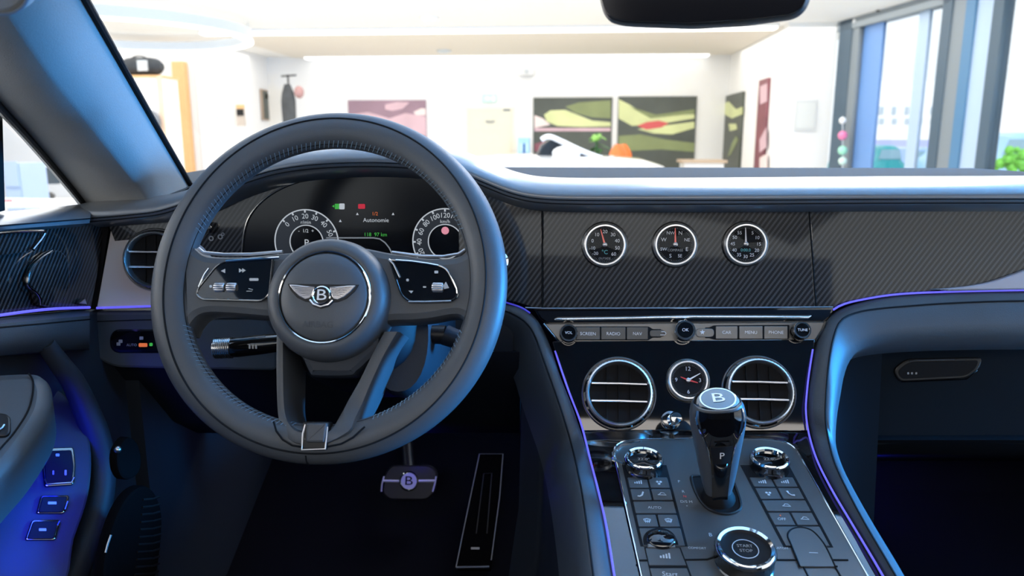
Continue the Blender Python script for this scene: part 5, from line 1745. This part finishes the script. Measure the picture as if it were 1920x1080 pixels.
# switch pods
lp = rnd([(412, 492), (512, 485), (505, 552), (490, 564), (378, 561), (368, 552), (372, 541)], [16, 4, 8, 8, 8, 6, 8], 4)
rp = rnd([(730, 487), (822, 497), (838, 505), (858, 545), (858, 556), (848, 564), (766, 566), (752, 552)], [6, 10, 12, 10, 6, 8, 10, 8], 4)
for L, nm, side in ((lp, 'left', -1), (rp, 'right', 1)):
    fr = G().tube(wp(L, 0.0095), 0.0011, closed=True, seg=8).build('pod_frame', dark_chrome, sw, label='chrome frame of the %s switch pod' % nm)
    pod = G().slab(wp(L, 0.0095), PWH.n, 0.008, 0.001).build('switch_pod', piano, sw, label='gloss black %s switch pod' % nm)
    g = G()
    k_ = PWH.mpp(430, 530)
    if side < 0:
        g.slab(wp([(414, 508), (422, 504), (422, 512)], 0.0099), PWH.n, 0.0003)
        for dx in (0, 6):
            g.slab(wp([(448 + dx, 503), (455 + dx, 507), (448 + dx, 511)], 0.0099), PWH.n, 0.0003)
        g.slab(wp(rrect(476, 524, 17, 5, 1.5), 0.0099), PWH.n, 0.0003)
        g.tube(wp([(462, 546), (472, 546), (474, 543), (466, 541)], 0.0099), 0.0004, seg=5)
        g.slab(wp(rrect(395, 537, 5, 5, 2), 0.0099), PWH.n, 0.0003)
    else:
        g.slab(wp(rrect(764, 525, 5, 5, 2), 0.0099), PWH.n, 0.0003)
        g.slab(wp([(766, 545), (775, 545), (771, 550)], 0.0099), PWH.n, 0.0003)
        g.slab(wp(rrect(796, 538, 6, 3, 1), 0.0099), PWH.n, 0.0003)
        g.slab(wp(rrect(818, 510, 7, 5, 1), 0.0099), PWH.n, 0.0003)
        g.slab(wp([(836, 528), (842, 540), (833, 542), (831, 536)], 0.0099), PWH.n, 0.0003)
    g.build('pod_icons', icons, pod)
    for (x, y, w_, txt) in (((412, 539, 19, 'VOL'), (435, 539, 18, '')) if side < 0 else ((821, 539, 20, ''),)):
        c_ = PWH.at(x, y, 0.0095)
        Mr_ = PWH.matp(c_) @ Matrix.Rotation(PI / 2, 4, 'Y')
        G().lathe([(0.0, -w_ * k_ / 2), (0.0036, -w_ * k_ / 2), (0.0040, -w_ * k_ / 2 + 0.001), (0.0040, w_ * k_ / 2 - 0.001), (0.0036, w_ * k_ / 2), (0, w_ * k_ / 2)], Mr_, 48, ridge=0.0008, nr=16, only=(2, 3)).build('scroll_roller', alu, pod)
    if side < 0:
        G().tube(wp([(392, 503), (384, 514), (378, 526), (373, 538)], 0.0105), 0.0011, seg=8).build('knurled_edge', chrome, pod)
        G().tube(wp([(424, 490), (460, 487), (506, 484), (524, 483)], 0.0100), 0.0016, seg=8).build('top_bar', chrome, pod)
    else:
        G().tube(wp([(842, 511), (850, 525), (857, 541), (858, 550)], 0.0105), 0.0011, seg=8).build('knurled_edge', chrome, pod)
        G().tube(wp([(742, 488), (770, 490), (800, 494), (822, 498)], 0.0105), 0.0014, seg=8).build('top_bar', chrome, pod)
        G().tube(wp([(766, 566), (800, 566), (846, 564.5)], 0.0105), 0.0011, seg=8).build('lower_bar', alu, pod)
        G().tube(wp([(729, 486), (738, 495), (750, 520)], 0.0105), 0.0010, seg=8).build('side_bar', alu, pod)
    # metal gleam strip on top of the spoke
ms = [(378, 473, .0), (400, 477, 0), (440, 478, 0), (480, 477, 0)]
G().tube(wp([(372, 466), (382, 474), (420, 477.5), (470, 477), (530, 472)], 0.0035), 0.0018, seg=8).build('spoke_trim', alu, sw)
G().tube(wp([(735, 473), (790, 480), (830, 481), (860, 476), (872, 468)], 0.0035), 0.0016, seg=8).build('spoke_trim', alu, sw)

# lower V spokes
def strut(fl, frr, ib, ol, name, label):
    rows = []
    n = 24

    def up(L):
        N = len(L)
        return cr([PWH.at(x, y, 0.003 + 0.0145 * min(1, max(0, (i / (N - 1) - 0.45) / 0.35)) ** 1.5) for i, (x, y) in enumerate(L)], 5)
    FL = resample(up(fl), n)
    FR = resample(up(frr), n)
    IB = [b - PWH.n * (0.066 - 0.035 * (i / n) ** 3) for i, b in enumerate(FR)]
    OB = [b - PWH.n * (0.066 - 0.035 * (i / n) ** 3) for i, b in enumerate(FL)]
    for a, b, c, d in zip(FL, FR, IB, OB):
        m = a.lerp(b, 0.5) + PWH.n * 0.0015
        rows.append([d, d.lerp(a, 0.92), a.lerp(m, 0.2), m, m.lerp(b, 0.8), b.lerp(c, 0.07), c])
    return G().loft(rows, closed=True, caps=True).build(name, wheel_leather, sw, label=label, ang=50)


strut([(518, 618), (517, 680), (518, 740), (521, 785), (530, 812), (548, 830), (576, 836)],
      [(532, 618), (532, 680), (533, 740), (536, 775), (544, 795), (556, 806), (576, 812)],
      [(580, 618), (580, 680), (580, 740), (580, 770), (582, 785), (586, 795), (592, 800)],
      [(530, 618), (530, 680), (531, 740), (534, 780), (545, 805), (560, 820), (580, 826)], 'lower_spoke', 'left lower spoke')
strut([(718, 622), (694, 668), (674, 709), (652, 748), (634, 782), (619, 806), (600, 812)],
      [(748, 622), (722, 666), (698, 718), (682, 757), (668, 786), (655, 812), (600, 838)],
      [(778, 622), (752, 668), (732, 705), (716, 738), (698, 770), (676, 797), (610, 826)],
      [(738, 622), (714, 668), (690, 712), (668, 752), (650, 784), (634, 800), (605, 815)], 'lower_spoke', 'right lower spoke')
G().slab(wp(sm2([(530, 640), (540, 655), (562, 668), (577, 698), (590, 706), (655, 706), (668, 698), (688, 680), (712, 650), (690, 600), (560, 600)], 3), 0.002), PWH.n, 0.026, 0.006).build('hub_yoke', dark_leather, sw)
# bottom clip
cpl = rnd([(567, 790), (616, 790), (612, 844), (565, 844)], 5, 3)
G().slab(wp(cpl, 0.0190), PWH.n, 0.014, 0.002).build('bottom_clip', black, sw)
G().slab(wp(rnd([(573, 793), (613, 793), (608, 830), (573, 830)], 4, 3), 0.0215), PWH.n, 0.010, 0.002).build('clip_insert', wheel_leather, sw)
G().tube(wp([(573, 796), (568, 812), (566, 843), (610, 842), (614, 800)], 0.0195), 0.0009, seg=6).build('clip_frame', alu, sw)
G().tube(wp([(513, 790), (518, 808), (530, 824), (548, 835), (566, 838)], 0.0165), 0.0010, seg=5).build('spoke_seam', seam_m, sw)
G().tube(wp([(612, 838), (640, 832), (662, 820), (684, 800)], 0.0165), 0.0010, seg=5).build('spoke_seam', seam_m, sw)

# hub
hc = PWH.at(608, 556, 0.024)
MH = PWH.matp(hc)
k_ = 0.73 / FPX
Rf = 0.0575
G().lathe([(0.060, -0.055), (0.062, -0.040), (0.0625, -0.020), (0.0605, -0.009), (0.0560, -0.002), (0.0500, 0.0008), (0.0470, 0.0004), (0.0462, -0.0015)], MH, 80).build('hub', wheel_leather, sw, ang=60)
G().lathe([(0.0468, -0.003), (0.0466, 0.0004), (0.0458, 0.0013), (0.0448, 0.0008), (0.0442, -0.003)], MH, 80).build('hub_ring', chrome, sw)
ab = G().lathe([(0.0436, -0.004), (0.0434, 0.0002), (0.0415, 0.0022), (0.030, 0.0040), (0.015, 0.0050), (0, 0.0053)], MH, 80).build('airbag_cover', wheel_leather, sw, ang=60)
G().lathe([(0.0462, -0.006), (0.0450, -0.002), (0.0430, -0.002), (0.0425, -0.006)], MH, 60).build('cover_gap', seam_m, sw)
G().text('AIRBAG', 0.0088, MH @ Matrix.Translation(V((-0.003, -0.0285, 0.0044))), 0.0002).build('embossed_lettering', mat('embossed_leather', (0.040, 0.046, 0.054), 0.6), ab)
em_c = PWH.at(604, 553, 0.029)
ME = PWH.matp(em_c)
em = thing('winged_badge', None, None, ME)
em.parent = sw
em.matrix_parent_inverse = W[sw].inverted()
em['label'] = 'silver winged letter badge'
q_ = 1.07 * k_ / 2 * 1.0
u = 0.000535


def wingL(grow=0.0):
    L = [(-62, 18), (-48, 17.5), (-30, 15.5), (-14, 14.5), (-15, 8), (-18, 0), (-22, -7), (-30, -9), (-42, -3), (-53, 7)]
    return [(x * u, y * u) for x, y in L]


bdm = mat('badge_silver', (0.80, 0.77, 0.76), 0.22, metal=0.9)
bsh = [(-66, 20), (0, 20), (66, 20), (60, 8), (46, -6), (30, -13), (22, -14), (14, -22), (0, -26), (-14, -22), (-22, -14), (-30, -13), (-46, -6), (-60, 8)]
G().slab2([(x * u, y * u) for x, y in bsh], 0.002, 0.0004, ME, 0.0002).build('badge_base', black, em)
for sx in (-1, 1):
    L = [(-sx * x, y) for x, y in wingL()]
    w_ = G().slab2(L, 0.002, 0.0006, ME, 0.0018).build('wing', bdm, em)
    g = G()
    for k in range(6):
        f0 = k / 6
        x0, y0 = -sx * lerp(-58, -17, f0) * u, lerp(14, 9, f0) * u
        g.tube([V((-sx * (-16) * u, lerp(13, -4, f0) * u, 0.0018)), V((-sx * lerp(-36, -28, f0) * u, lerp(12.5, -3.5, f0) * u, 0.0019)), V((-sx * lerp(-54, -32, f0) * u, lerp(15, -6, f0) * u, 0.0018))], 0.0002, seg=4, M=ME)
    g.build('feather_lines', dark_chrome, em)
MB_ = ME @ Matrix.Translation(V((0, -1.5 * u, 0)))
G().lathe([(17.5 * u, 0.0), (17.5 * u, 0.0022), (15.5 * u, 0.0030), (14 * u, 0.0022)], MB_, 40).build('badge_ring', chrome, em)
G().lathe([(15 * u, 0.0), (14.5 * u, 0.0020), (0, 0.0022)], MB_, 32).build('badge_disc', black, em)
G().text('B', 30 * u, MB_ @ Matrix.Translation(V((0, 0, 0.0024))) @ Matrix.Diagonal((1.25, 0.95, 1, 1)), 0.0002).build('badge_letter', white_print, em)
gg = G().tube([V((x * u, y * u, 0.0016)) for x, y in ((-21, -10), (-14, -17.5), (0, -22), (14, -17.5), (21, -10))], 0.0011, seg=8, M=ME)
gg.build('tail_feather', bdm, em)

# column, shroud and stalks behind the wheel
col = thing('steering_column', 'dark blue steering column shroud behind the wheel hub', 'steering column', MW @ V((0, 0, -0.2)))
rows = []
for z, w_, d_ in ((-0.03, 0.052, 0.05), (-0.06, 0.075, 0.062), (-0.12, 0.085, 0.070), (-0.22, 0.09, 0.075)):
    rows.append([MW @ V((x + 0.012, y - 0.030, z)) for x, y in sup(w_, d_, 2.8)])
G().loft(rows, closed=True, caps=True).build('shroud', navy, col, ang=60)
rows = []
for z, w_, d_ in ((-0.055, 0.03, 0.055), (-0.075, 0.032, 0.06), (-0.19, 0.034, 0.06)):
    rows.append([MW @ V((x + 0.066, y - 0.05, z)) for x, y in sup(w_, d_, 2.2)])
G().loft(rows, closed=True, caps=True).build('column_side', dark_leather, col, ang=60)
st = thing('indicator_stalk', 'black stalk with ribbed chrome end left below the wheel spoke', 'stalk', MW @ V((-0.06, -0.06, -0.09)))
PSK = Pl(MW @ V((0, 0, -0.075)), PWH.n)
a_, b_, c_ = PSK.at(404, 653), PSK.at(436, 652), PSK.at(545, 640)
G().tube([a_, a_.lerp(b_, 0.5), b_], [0.0105, 0.0112, 0.0112], seg=26).build('chrome_end', alu, st)
g = G()
for k in range(9):
    c0 = a_.lerp(b_, (k + 0.5) / 9)
    dd_ = (b_ - a_).normalized()
    g.tube([c0 - dd_ * 0.0004, c0 + dd_ * 0.0004], 0.0118, seg=26)
g.build('knurling', chrome, st)
G().tube([b_, b_.lerp(c_, 0.1), b_.lerp(c_, 0.5), c_], [0.0105, 0.0112, 0.0110, 0.0095], seg=20).build('stalk_arm', piano, st)
G().tube([b_ + V((0, -0.004, 0.0095)), b_.lerp(c_, 0.6) + V((0, -0.004, 0.0095))], 0.0012, seg=6).build('chrome_line', alu, st)
g = G()
for x in (468, 474, 480):
    g.slab(Pl(PSK.at(x, 650, 0.0112), PWH.n).pts(rrect(x, 650, 3.5, 8, 1)), PWH.n, 0.0003)
g.build('stalk_icons', grey_print, st)
st = thing('wiper_stalk', 'dark wiper stalk right below the wheel spoke', 'stalk', MW @ V((0.10, -0.06, -0.09)))
a_, b_, c_ = PSK.at(866, 640), PSK.at(835, 628), PSK.at(740, 625)
G().tube([a_, b_], [0.010, 0.0115], seg=20).build('stalk_end', navy, st)
G().tube([b_, c_], [0.0105, 0.0095], seg=20).build('stalk_arm', black, st)
t = thing('ignition_surround', 'small chrome vent edge showing right of the wheel rim', 'trim ring', PF.at(948, 490))
G().lathe([(0.014, 0.0), (0.014, 0.008), (0.011, 0.010), (0.009, 0.006)], PF.mat(934, 490, 0.0), 32).build('chrome_ring', chrome, t)
G().lathe([(0.0095, 0.004), (0.0, 0.005)], PF.mat(934, 490, 0.0), 24).build('cap', piano, t)

# ================================================================== DRIVER'S DOOR
door = thing('door_panel', 'blue grey leather and carbon driver door panel at the left edge', 'door panel', (-0.78, 0.8, 0.42))
# top pad
rows = []
for k in range(19):
    x = -60 + 228 * k / 18
    yA = 396.5 - 16 * (x / 165) + 4 * (k - 9) * 0
    yC = 431 - 12.5 * (x / 165)
    C_ = atX(x, yC, -0.742)
    A_ = atX(x + 8, yA, -0.795)
    A2 = atX(x + 7, yA + 1.5, -0.780)
    B_ = atX(x + 3, yA + (yC - yA) * 0.45, -0.752)
    B2 = atX(x + 1, yA + (yC - yA) * 0.75, -0.741)
    D_ = C_ + V((-0.03, 0, -0.010))
    rows.append([A_ + V((-0.03, 0, -0.01)), A_, A2, B_, B2, C_, D_, D_ + V((-0.06, 0, 0))])
G().loft(rows, closed=True, caps=True).build('top_pad', pad_leather, door, ang=60)
G().tube([r[4].lerp(r[5], 0.1) + V((0.0004, 0, 0)) for r in rows], 0.0009, seg=5).build('pad_seam', seam_m, door)
cdp = [(-60, 440), (0, 431), (100, 424), (196, 419), (192, 450), (182, 520), (170, 579), (100, 581), (0, 592), (-60, 600)]
G().slab(PD.pts(cdp, -0.006), PD.n, 0.02, 0.001).build('carbon_panel', carbon_door, door)
lvr = thing('door_lever', 'curved glossy door release lever on the carbon door panel', 'door lever', PD.at(60, 570))
G().tube(cr(PD.pts([(96, 470), (74, 484), (56, 504), (51, 525), (53, 538), (66, 548), (74, 560), (76, 572)], 0.004), 4), 0.0022, seg=8, flat=0.7).build('lever_edge', dark_chrome, lvr)
G().slab(PD.pts(sm2([(92, 473), (74, 487), (58, 508), (54, 528), (66, 546), (76, 572), (110, 574), (130, 540), (128, 490), (112, 470)], 4), 0.002), PD.n, 0.006, 0.0015).build('lever_plate', carbon_door, lvr)
G().tube(cr(PD.pts([(-30, 440), (30, 434), (75, 432.5), (84, 436), (78, 448), (62, 468)], 0.003), 4), 0.0018, seg=8).build('scoop_edge', dark_chrome, lvr)
G().slab(PD.pts(sm2([(-30, 444), (30, 437), (76, 436), (74, 450), (60, 468), (40, 474), (-30, 478)], 4), -0.001), PD.n, 0.006, 0.001).build('scoop', carbon_door, lvr)
G().slab(PD.pts([(148, 569), (160, 559), (164, 572)], 0.0), PD.n, 0.004, 0.001).build('chrome_triangle', alu, lvr)
# leather band and lower panel
rows = []
for k in range(12):
    x = -60 + 228 * k / 11
    y0 = 598 - 15 * (x / 165) + 0.0002 * x * x * 0
    y1 = 668 - 12 * (x / 165)
    A_ = atX(x, y0, -0.750)
    B_ = atX(x, y0 + 9, -0.735)
    C_ = atX(x, (y0 + y1) / 2, -0.732)
    D_ = atX(x, y1 - 4, -0.740)
    E_ = atX(x, y1, -0.758)
    rows.append([A_ + V((-0.03, 0, 0)), A_, B_, C_, D_, E_, E_ + V((-0.03, 0, 0))])
G().loft(rows, closed=True, caps=True).build('leather_band', leather, door, ang=60)
G().tube([r[2].lerp(r[3], 0.25) + V((0.0006, 0, 0)) for r in rows], 0.0009, seg=5).build('band_seam', seam_m, door)
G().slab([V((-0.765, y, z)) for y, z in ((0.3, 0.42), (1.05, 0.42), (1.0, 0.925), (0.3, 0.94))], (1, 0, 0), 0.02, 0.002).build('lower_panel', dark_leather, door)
kick = thing('kick_panel', 'dark navy kick panel with round speaker beside the driver footwell', 'panel', (-0.72, 1.2, 0.42))
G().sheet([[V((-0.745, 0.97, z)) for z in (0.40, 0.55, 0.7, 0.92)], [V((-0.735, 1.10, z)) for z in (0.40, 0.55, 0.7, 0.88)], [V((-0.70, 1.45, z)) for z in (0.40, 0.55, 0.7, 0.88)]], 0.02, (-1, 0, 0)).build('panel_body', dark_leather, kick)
# the map pocket: floor plate, switches, rail
PSW = Pl(atX(100, 930, -0.722), (0.62, -0.42, 0.66), (0.5, 0.8, 0))
pk3 = thing('door_switch_plate', 'blue lit leather switch plate in the lower driver door', 'panel', PSW.at(60, 1075))
G().slab(PSW.pts(sm2([(95, 735), (128, 745), (158, 790), (172, 850), (166, 930), (140, 1010), (108, 1110), (-60, 1130), (-20, 1000), (30, 910), (70, 830)], 4)), PSW.n, 0.02, 0.003).build('plate', dark_leather, pk3)  # plate, rail and lower panel use darker leather in place of shade


def dsw(L, label, icon_px, chrome_line=None):
    t = thing('door_switch', label, 'switch', PSW.at(L[0][0], L[0][1]), 'switches in the driver door')
    G().slab(PSW.pts(rnd(L, 6, 4), 0.004), PSW.n, 0.006, 0.001).build('switch_frame', dark_chrome, t)
    cx0 = sum(p[0] for p in L) / len(L)
    cy0 = sum(p[1] for p in L) / len(L)
    L2 = [(cx0 + (x - cx0) * 0.88, cy0 + (y - cy0) * 0.86) for x, y in L]
    G().slab(PSW.pts(rnd(L2, 5, 4), 0.0065), PSW.n, 0.006, 0.0012).build('rocker', matt_black, t)
    g = G()
    for (x, y, w_, h_) in icon_px:
        g.slab(PSW.pts(rrect(x, y, w_, h_, 1, 2), 0.0068), PSW.n, 0.0003)
    g.build('switch_icon', grey_print, t)
    if chrome_line:
        G().tube(PSW.pts(chrome_line, 0.0062), 0.0009, seg=6).build('chrome_lip', alu, t)


dsw([(82, 840), (138, 838), (142, 872), (139, 908), (84, 912), (80, 874)], 'tall black seat memory switch block, uppermost in the driver door', [(108, 853, 7, 5), (100, 886, 3, 8), (123, 886, 4, 10)], [(84, 898), (88, 908), (134, 905), (139, 895)])
dsw([(77, 928), (131, 928), (121, 962), (68, 962)], 'black rocker switch in the middle of the driver door row', [(98, 943, 16, 5)], [(122, 955), (127, 940)])
dsw([(60, 974), (114, 974), (104, 1012), (47, 1012)], 'black boot release switch, lowest in the driver door row', [(80, 993, 14, 5)], [(108, 985), (112, 977)])
rl = [(85, 645, -.742), (112, 682, -.737), (137, 716, -.733), (158, 760, -.728), (178, 812, -.722), (190, 868, -.718), (188, 928, -.715), (172, 990, -.712), (146, 1060, -.710), (120, 1130, -.71)]
Prl = cr([atX(*q) for q in rl], 5)
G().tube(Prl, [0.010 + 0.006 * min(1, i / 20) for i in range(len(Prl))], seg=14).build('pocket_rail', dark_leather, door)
# armrest with pull grip
PA = Pl(atX(60, 760, -0.690), (0.38, -0.50, 0.78), (0.5, 0.8, 0))
arm = thing('armrest', 'rounded grey leather armrest grip of the driver door at left', 'armrest', PA.at(20, 905))
al = sm2([(-120, 700), (-40, 697), (40, 693), (75, 696), (92, 712), (97, 738), (90, 772), (70, 808), (36, 856), (0, 896), (-60, 960), (-120, 1000)], 5)
G().slab(PA.pts(al), PA.n, 0.075, 0.013).build('grip', leather, arm, ang=70)
G().tube(PA.pts(sm2([(54, 700), (62, 716), (60, 745), (50, 775), (26, 812), (0, 842), (-40, 890)], 5, False), 0.0006), 0.001, seg=5).build('grip_seam', seam_m, arm)
G().slab(PA.pts(rrect(-3, 796, 46, 44, 16, 6), 0.003), PA.n, 0.006, 0.002).build('window_switch', black, arm)
G().tube(PA.pts([(-2, 806), (4, 802), (8, 796)], 0.004), 0.0010, seg=6).build('switch_lip', alu, arm)

# ================================================================== FOOTWELL: pedals, rest, mat, speaker
PB1 = Pl(atY(768, 900, 1.24), (0, -0.92, 0.40))
bp = thing('brake_pedal', 'black brake pedal with chrome line and round letter badge', 'pedal', PB1.at(768, 935))
G().slab(PB1.pts(rnd([(716, 925), (721, 888), (734, 872), (806, 872), (820, 884), (814, 925), (800, 938), (730, 938)], 8, 4)), PB1.n, 0.015, 0.003).build('pedal_pad', black, bp)
G().tube(PB1.pts([(718, 901.5), (745, 902), (817, 901.5)], 0.001), 0.0022, seg=8).build('chrome_line', pedal_lit_metal, bp)
G().tube(PB1.pts([(720, 893), (716, 908), (715, 922)], 0.001), 0.0016, seg=8).build('side_trim', pedal_lit_metal, bp)
G().tube(PB1.pts([(818, 893), (815, 908), (811, 922)], 0.001), 0.0016, seg=8).build('side_trim', pedal_lit_metal, bp)
Mp = PB1.mat(767, 902, 0.001)
ps = PB1.mpp(767, 902)
bg_ = G().lathe([(18 * ps, 0.0), (18 * ps, 0.003), (15.5 * ps, 0.004), (14.5 * ps, 0.003), (0, 0.003)], Mp, 36).build('badge', chrome, bp)
G().lathe([(14.6 * ps, 0.0032), (0, 0.0034)], Mp, 30).build('badge_face', white_print, bg_)
G().text('B', 24 * ps, Mp @ Matrix.Translation(V((0, 0, 0.0036))) @ Matrix.Diagonal((1.25, 0.95, 1, 1))).build('badge_letter', matt_black, bg_)
G().tube([PB1.at(766, 880, -0.012), PB1.at(763, 845, -0.03), PB1.at(757, 780, -0.06)], 0.012, seg=10).build('pedal_arm', black, bp)
PB2 = Pl(atY(900, 950, 1.22), (0, -0.75, 0.66))
ap = thing('accelerator_pedal', 'long black accelerator pedal with thin bright outline', 'pedal', PB2.at(885, 1068))
G().slab(PB2.pts(rnd([(899, 849), (944, 850), (938, 930), (919, 1068), (855, 1066), (872, 980)], 4, 3)), PB2.n, 0.02, 0.003).build('pedal_pad', grille_m, ap)
G().tube(PB2.pts([(855, 1064), (873, 975), (899, 851), (943, 851), (937, 930), (921, 1050)], 0.0006), 0.0009, seg=6).build('pedal_outline', grey_print, ap)
G().tube(PB2.pts([(893, 1000), (907, 888), (922, 887), (913, 1000)], 0.0006), 0.0009, seg=6).build('inner_outline', satin, ap)
G().tube(PB2.pts([(856, 1064), (917, 1063)], 0.001), 0.0022, seg=6).build('lower_edge', alu, ap)
G().slab(PB2.pts(rrect(891, 1028, 16, 4, 1), 0.0008), PB2.n, 0.0006).build('pedal_mark', alu, ap)
fm = thing('floor_mat', 'dark ribbed floor mat under the steering wheel', 'floor mat', (-0.38, 1.1, 0.42))
PFL = Pl(atY(590, 960, 1.30), (0, -0.80, 0.60))
G().slab(PFL.pts([(470, 800), (860, 800), (860, 1150), (430, 1150)]), PFL.n, 0.02, 0.002).build('mat_base', carpet, fm)
ribm = mat('rib_rubber', (0.012, 0.012, 0.017), 0.6, spec=0.2)
for k in range(6):
    x = 536 + k * 22
    G().slab(PFL.pts([(x, 876), (x + 15, 876), (x + 14 - k, 1150), (x - 3 - k, 1150)], 0.004), PFL.n, 0.006, 0.002).build('rib', ribm, fm)
fr = thing('footrest', 'dark footrest pad with small symbol left of the pedals', 'footrest', atY(365, 1010, 1.30))
PFR = Pl(atY(365, 950, 1.25), (0.1, -0.85, 0.5))
G().slab(PFR.pts(rnd([(332, 896), (398, 884), (402, 1080), (336, 1090)], 6, 3)), PFR.n, 0.03, 0.003).build('pad', black, fr)
G().tube(PFR.pts([(357, 914), (368, 910), (366, 920), (380, 915)], 0.001), 0.0012, seg=5).build('symbol', mat('faint_print', (0.03, 0.035, 0.05), 0.5), fr)
PKK = Pl((-0.728, 0, 0), (1, -0.12, 0), (0.12, 1, 0))
sp = thing('door_speaker', 'black oval speaker grille low on the driver kick panel', 'speaker', PKK.at(255, 1078))
G().slab(PKK.pts(sm2([(272, 911), (292, 925), (305, 965), (302, 1030), (290, 1090), (255, 1150), (205, 1150), (194, 1080), (205, 1010), (225, 955), (248, 922)], 4), 0.006), PKK.n, 0.012, 0.004).build('grille_body', grille_m, sp)
for k in range(11):
    y = 935 + 14 * k
    G().tube(PKK.pts([(268 - k * 1.5, y + 2), (287, y), (302 - abs(k - 4) * 0.8, y - 4)], 0.0065), 0.0014, seg=5).build('grille_rib', matt_black, sp)
G().tube(PKK.pts([(208, 1003), (202, 1020), (198, 1036)], 0.0075), 0.0012, seg=6).build('chrome_glint_edge', alu, sp)
tw = thing('hand_brake_release', 'small black oval release grip on the kick panel', 'grip', PKK.at(242, 900))
G().slab(PKK.pts(sm2([(240, 820), (258, 830), (266, 860), (262, 885), (246, 899), (230, 896), (221, 875), (222, 845)], 4), 0.006), PKK.n, 0.01, 0.003).build('grip_body', grille_m, tw)
G().sphere(PKK.at(221, 843, 0.008), 0.004, seg=10).build('bright_end', alu, tw)

# blue footwell and pocket lamps of the car

for (x, y, e_) in ((112, 835, 0.07), (88, 910, 0.13), (50, 1010, 0.16)):
    c0 = PSW.at(x, y, 0.055) + PSW.r * 0.0
    l_ = area('door_pocket_lamp', c0, PSW.at(x + 12, y, 0.0), (0.03, 0.05), e_ * 0.8, (0.0, 0.012, 1.0))
    l_.data.spread = R_(140)
point('driver_footwell_lamp', (-0.27, 1.13, 0.80), 0.10, (0.03, 0.06, 1.0), 0.02)
point('passenger_footwell_lamp', (0.36, 1.22, 0.63), 2.5, (0.02, 0.03, 1.0), 0.02)
point('pedal_lamp', atY(766, 862, 1.20), 0.06, (0.01, 0.01, 1.0), 0.008)
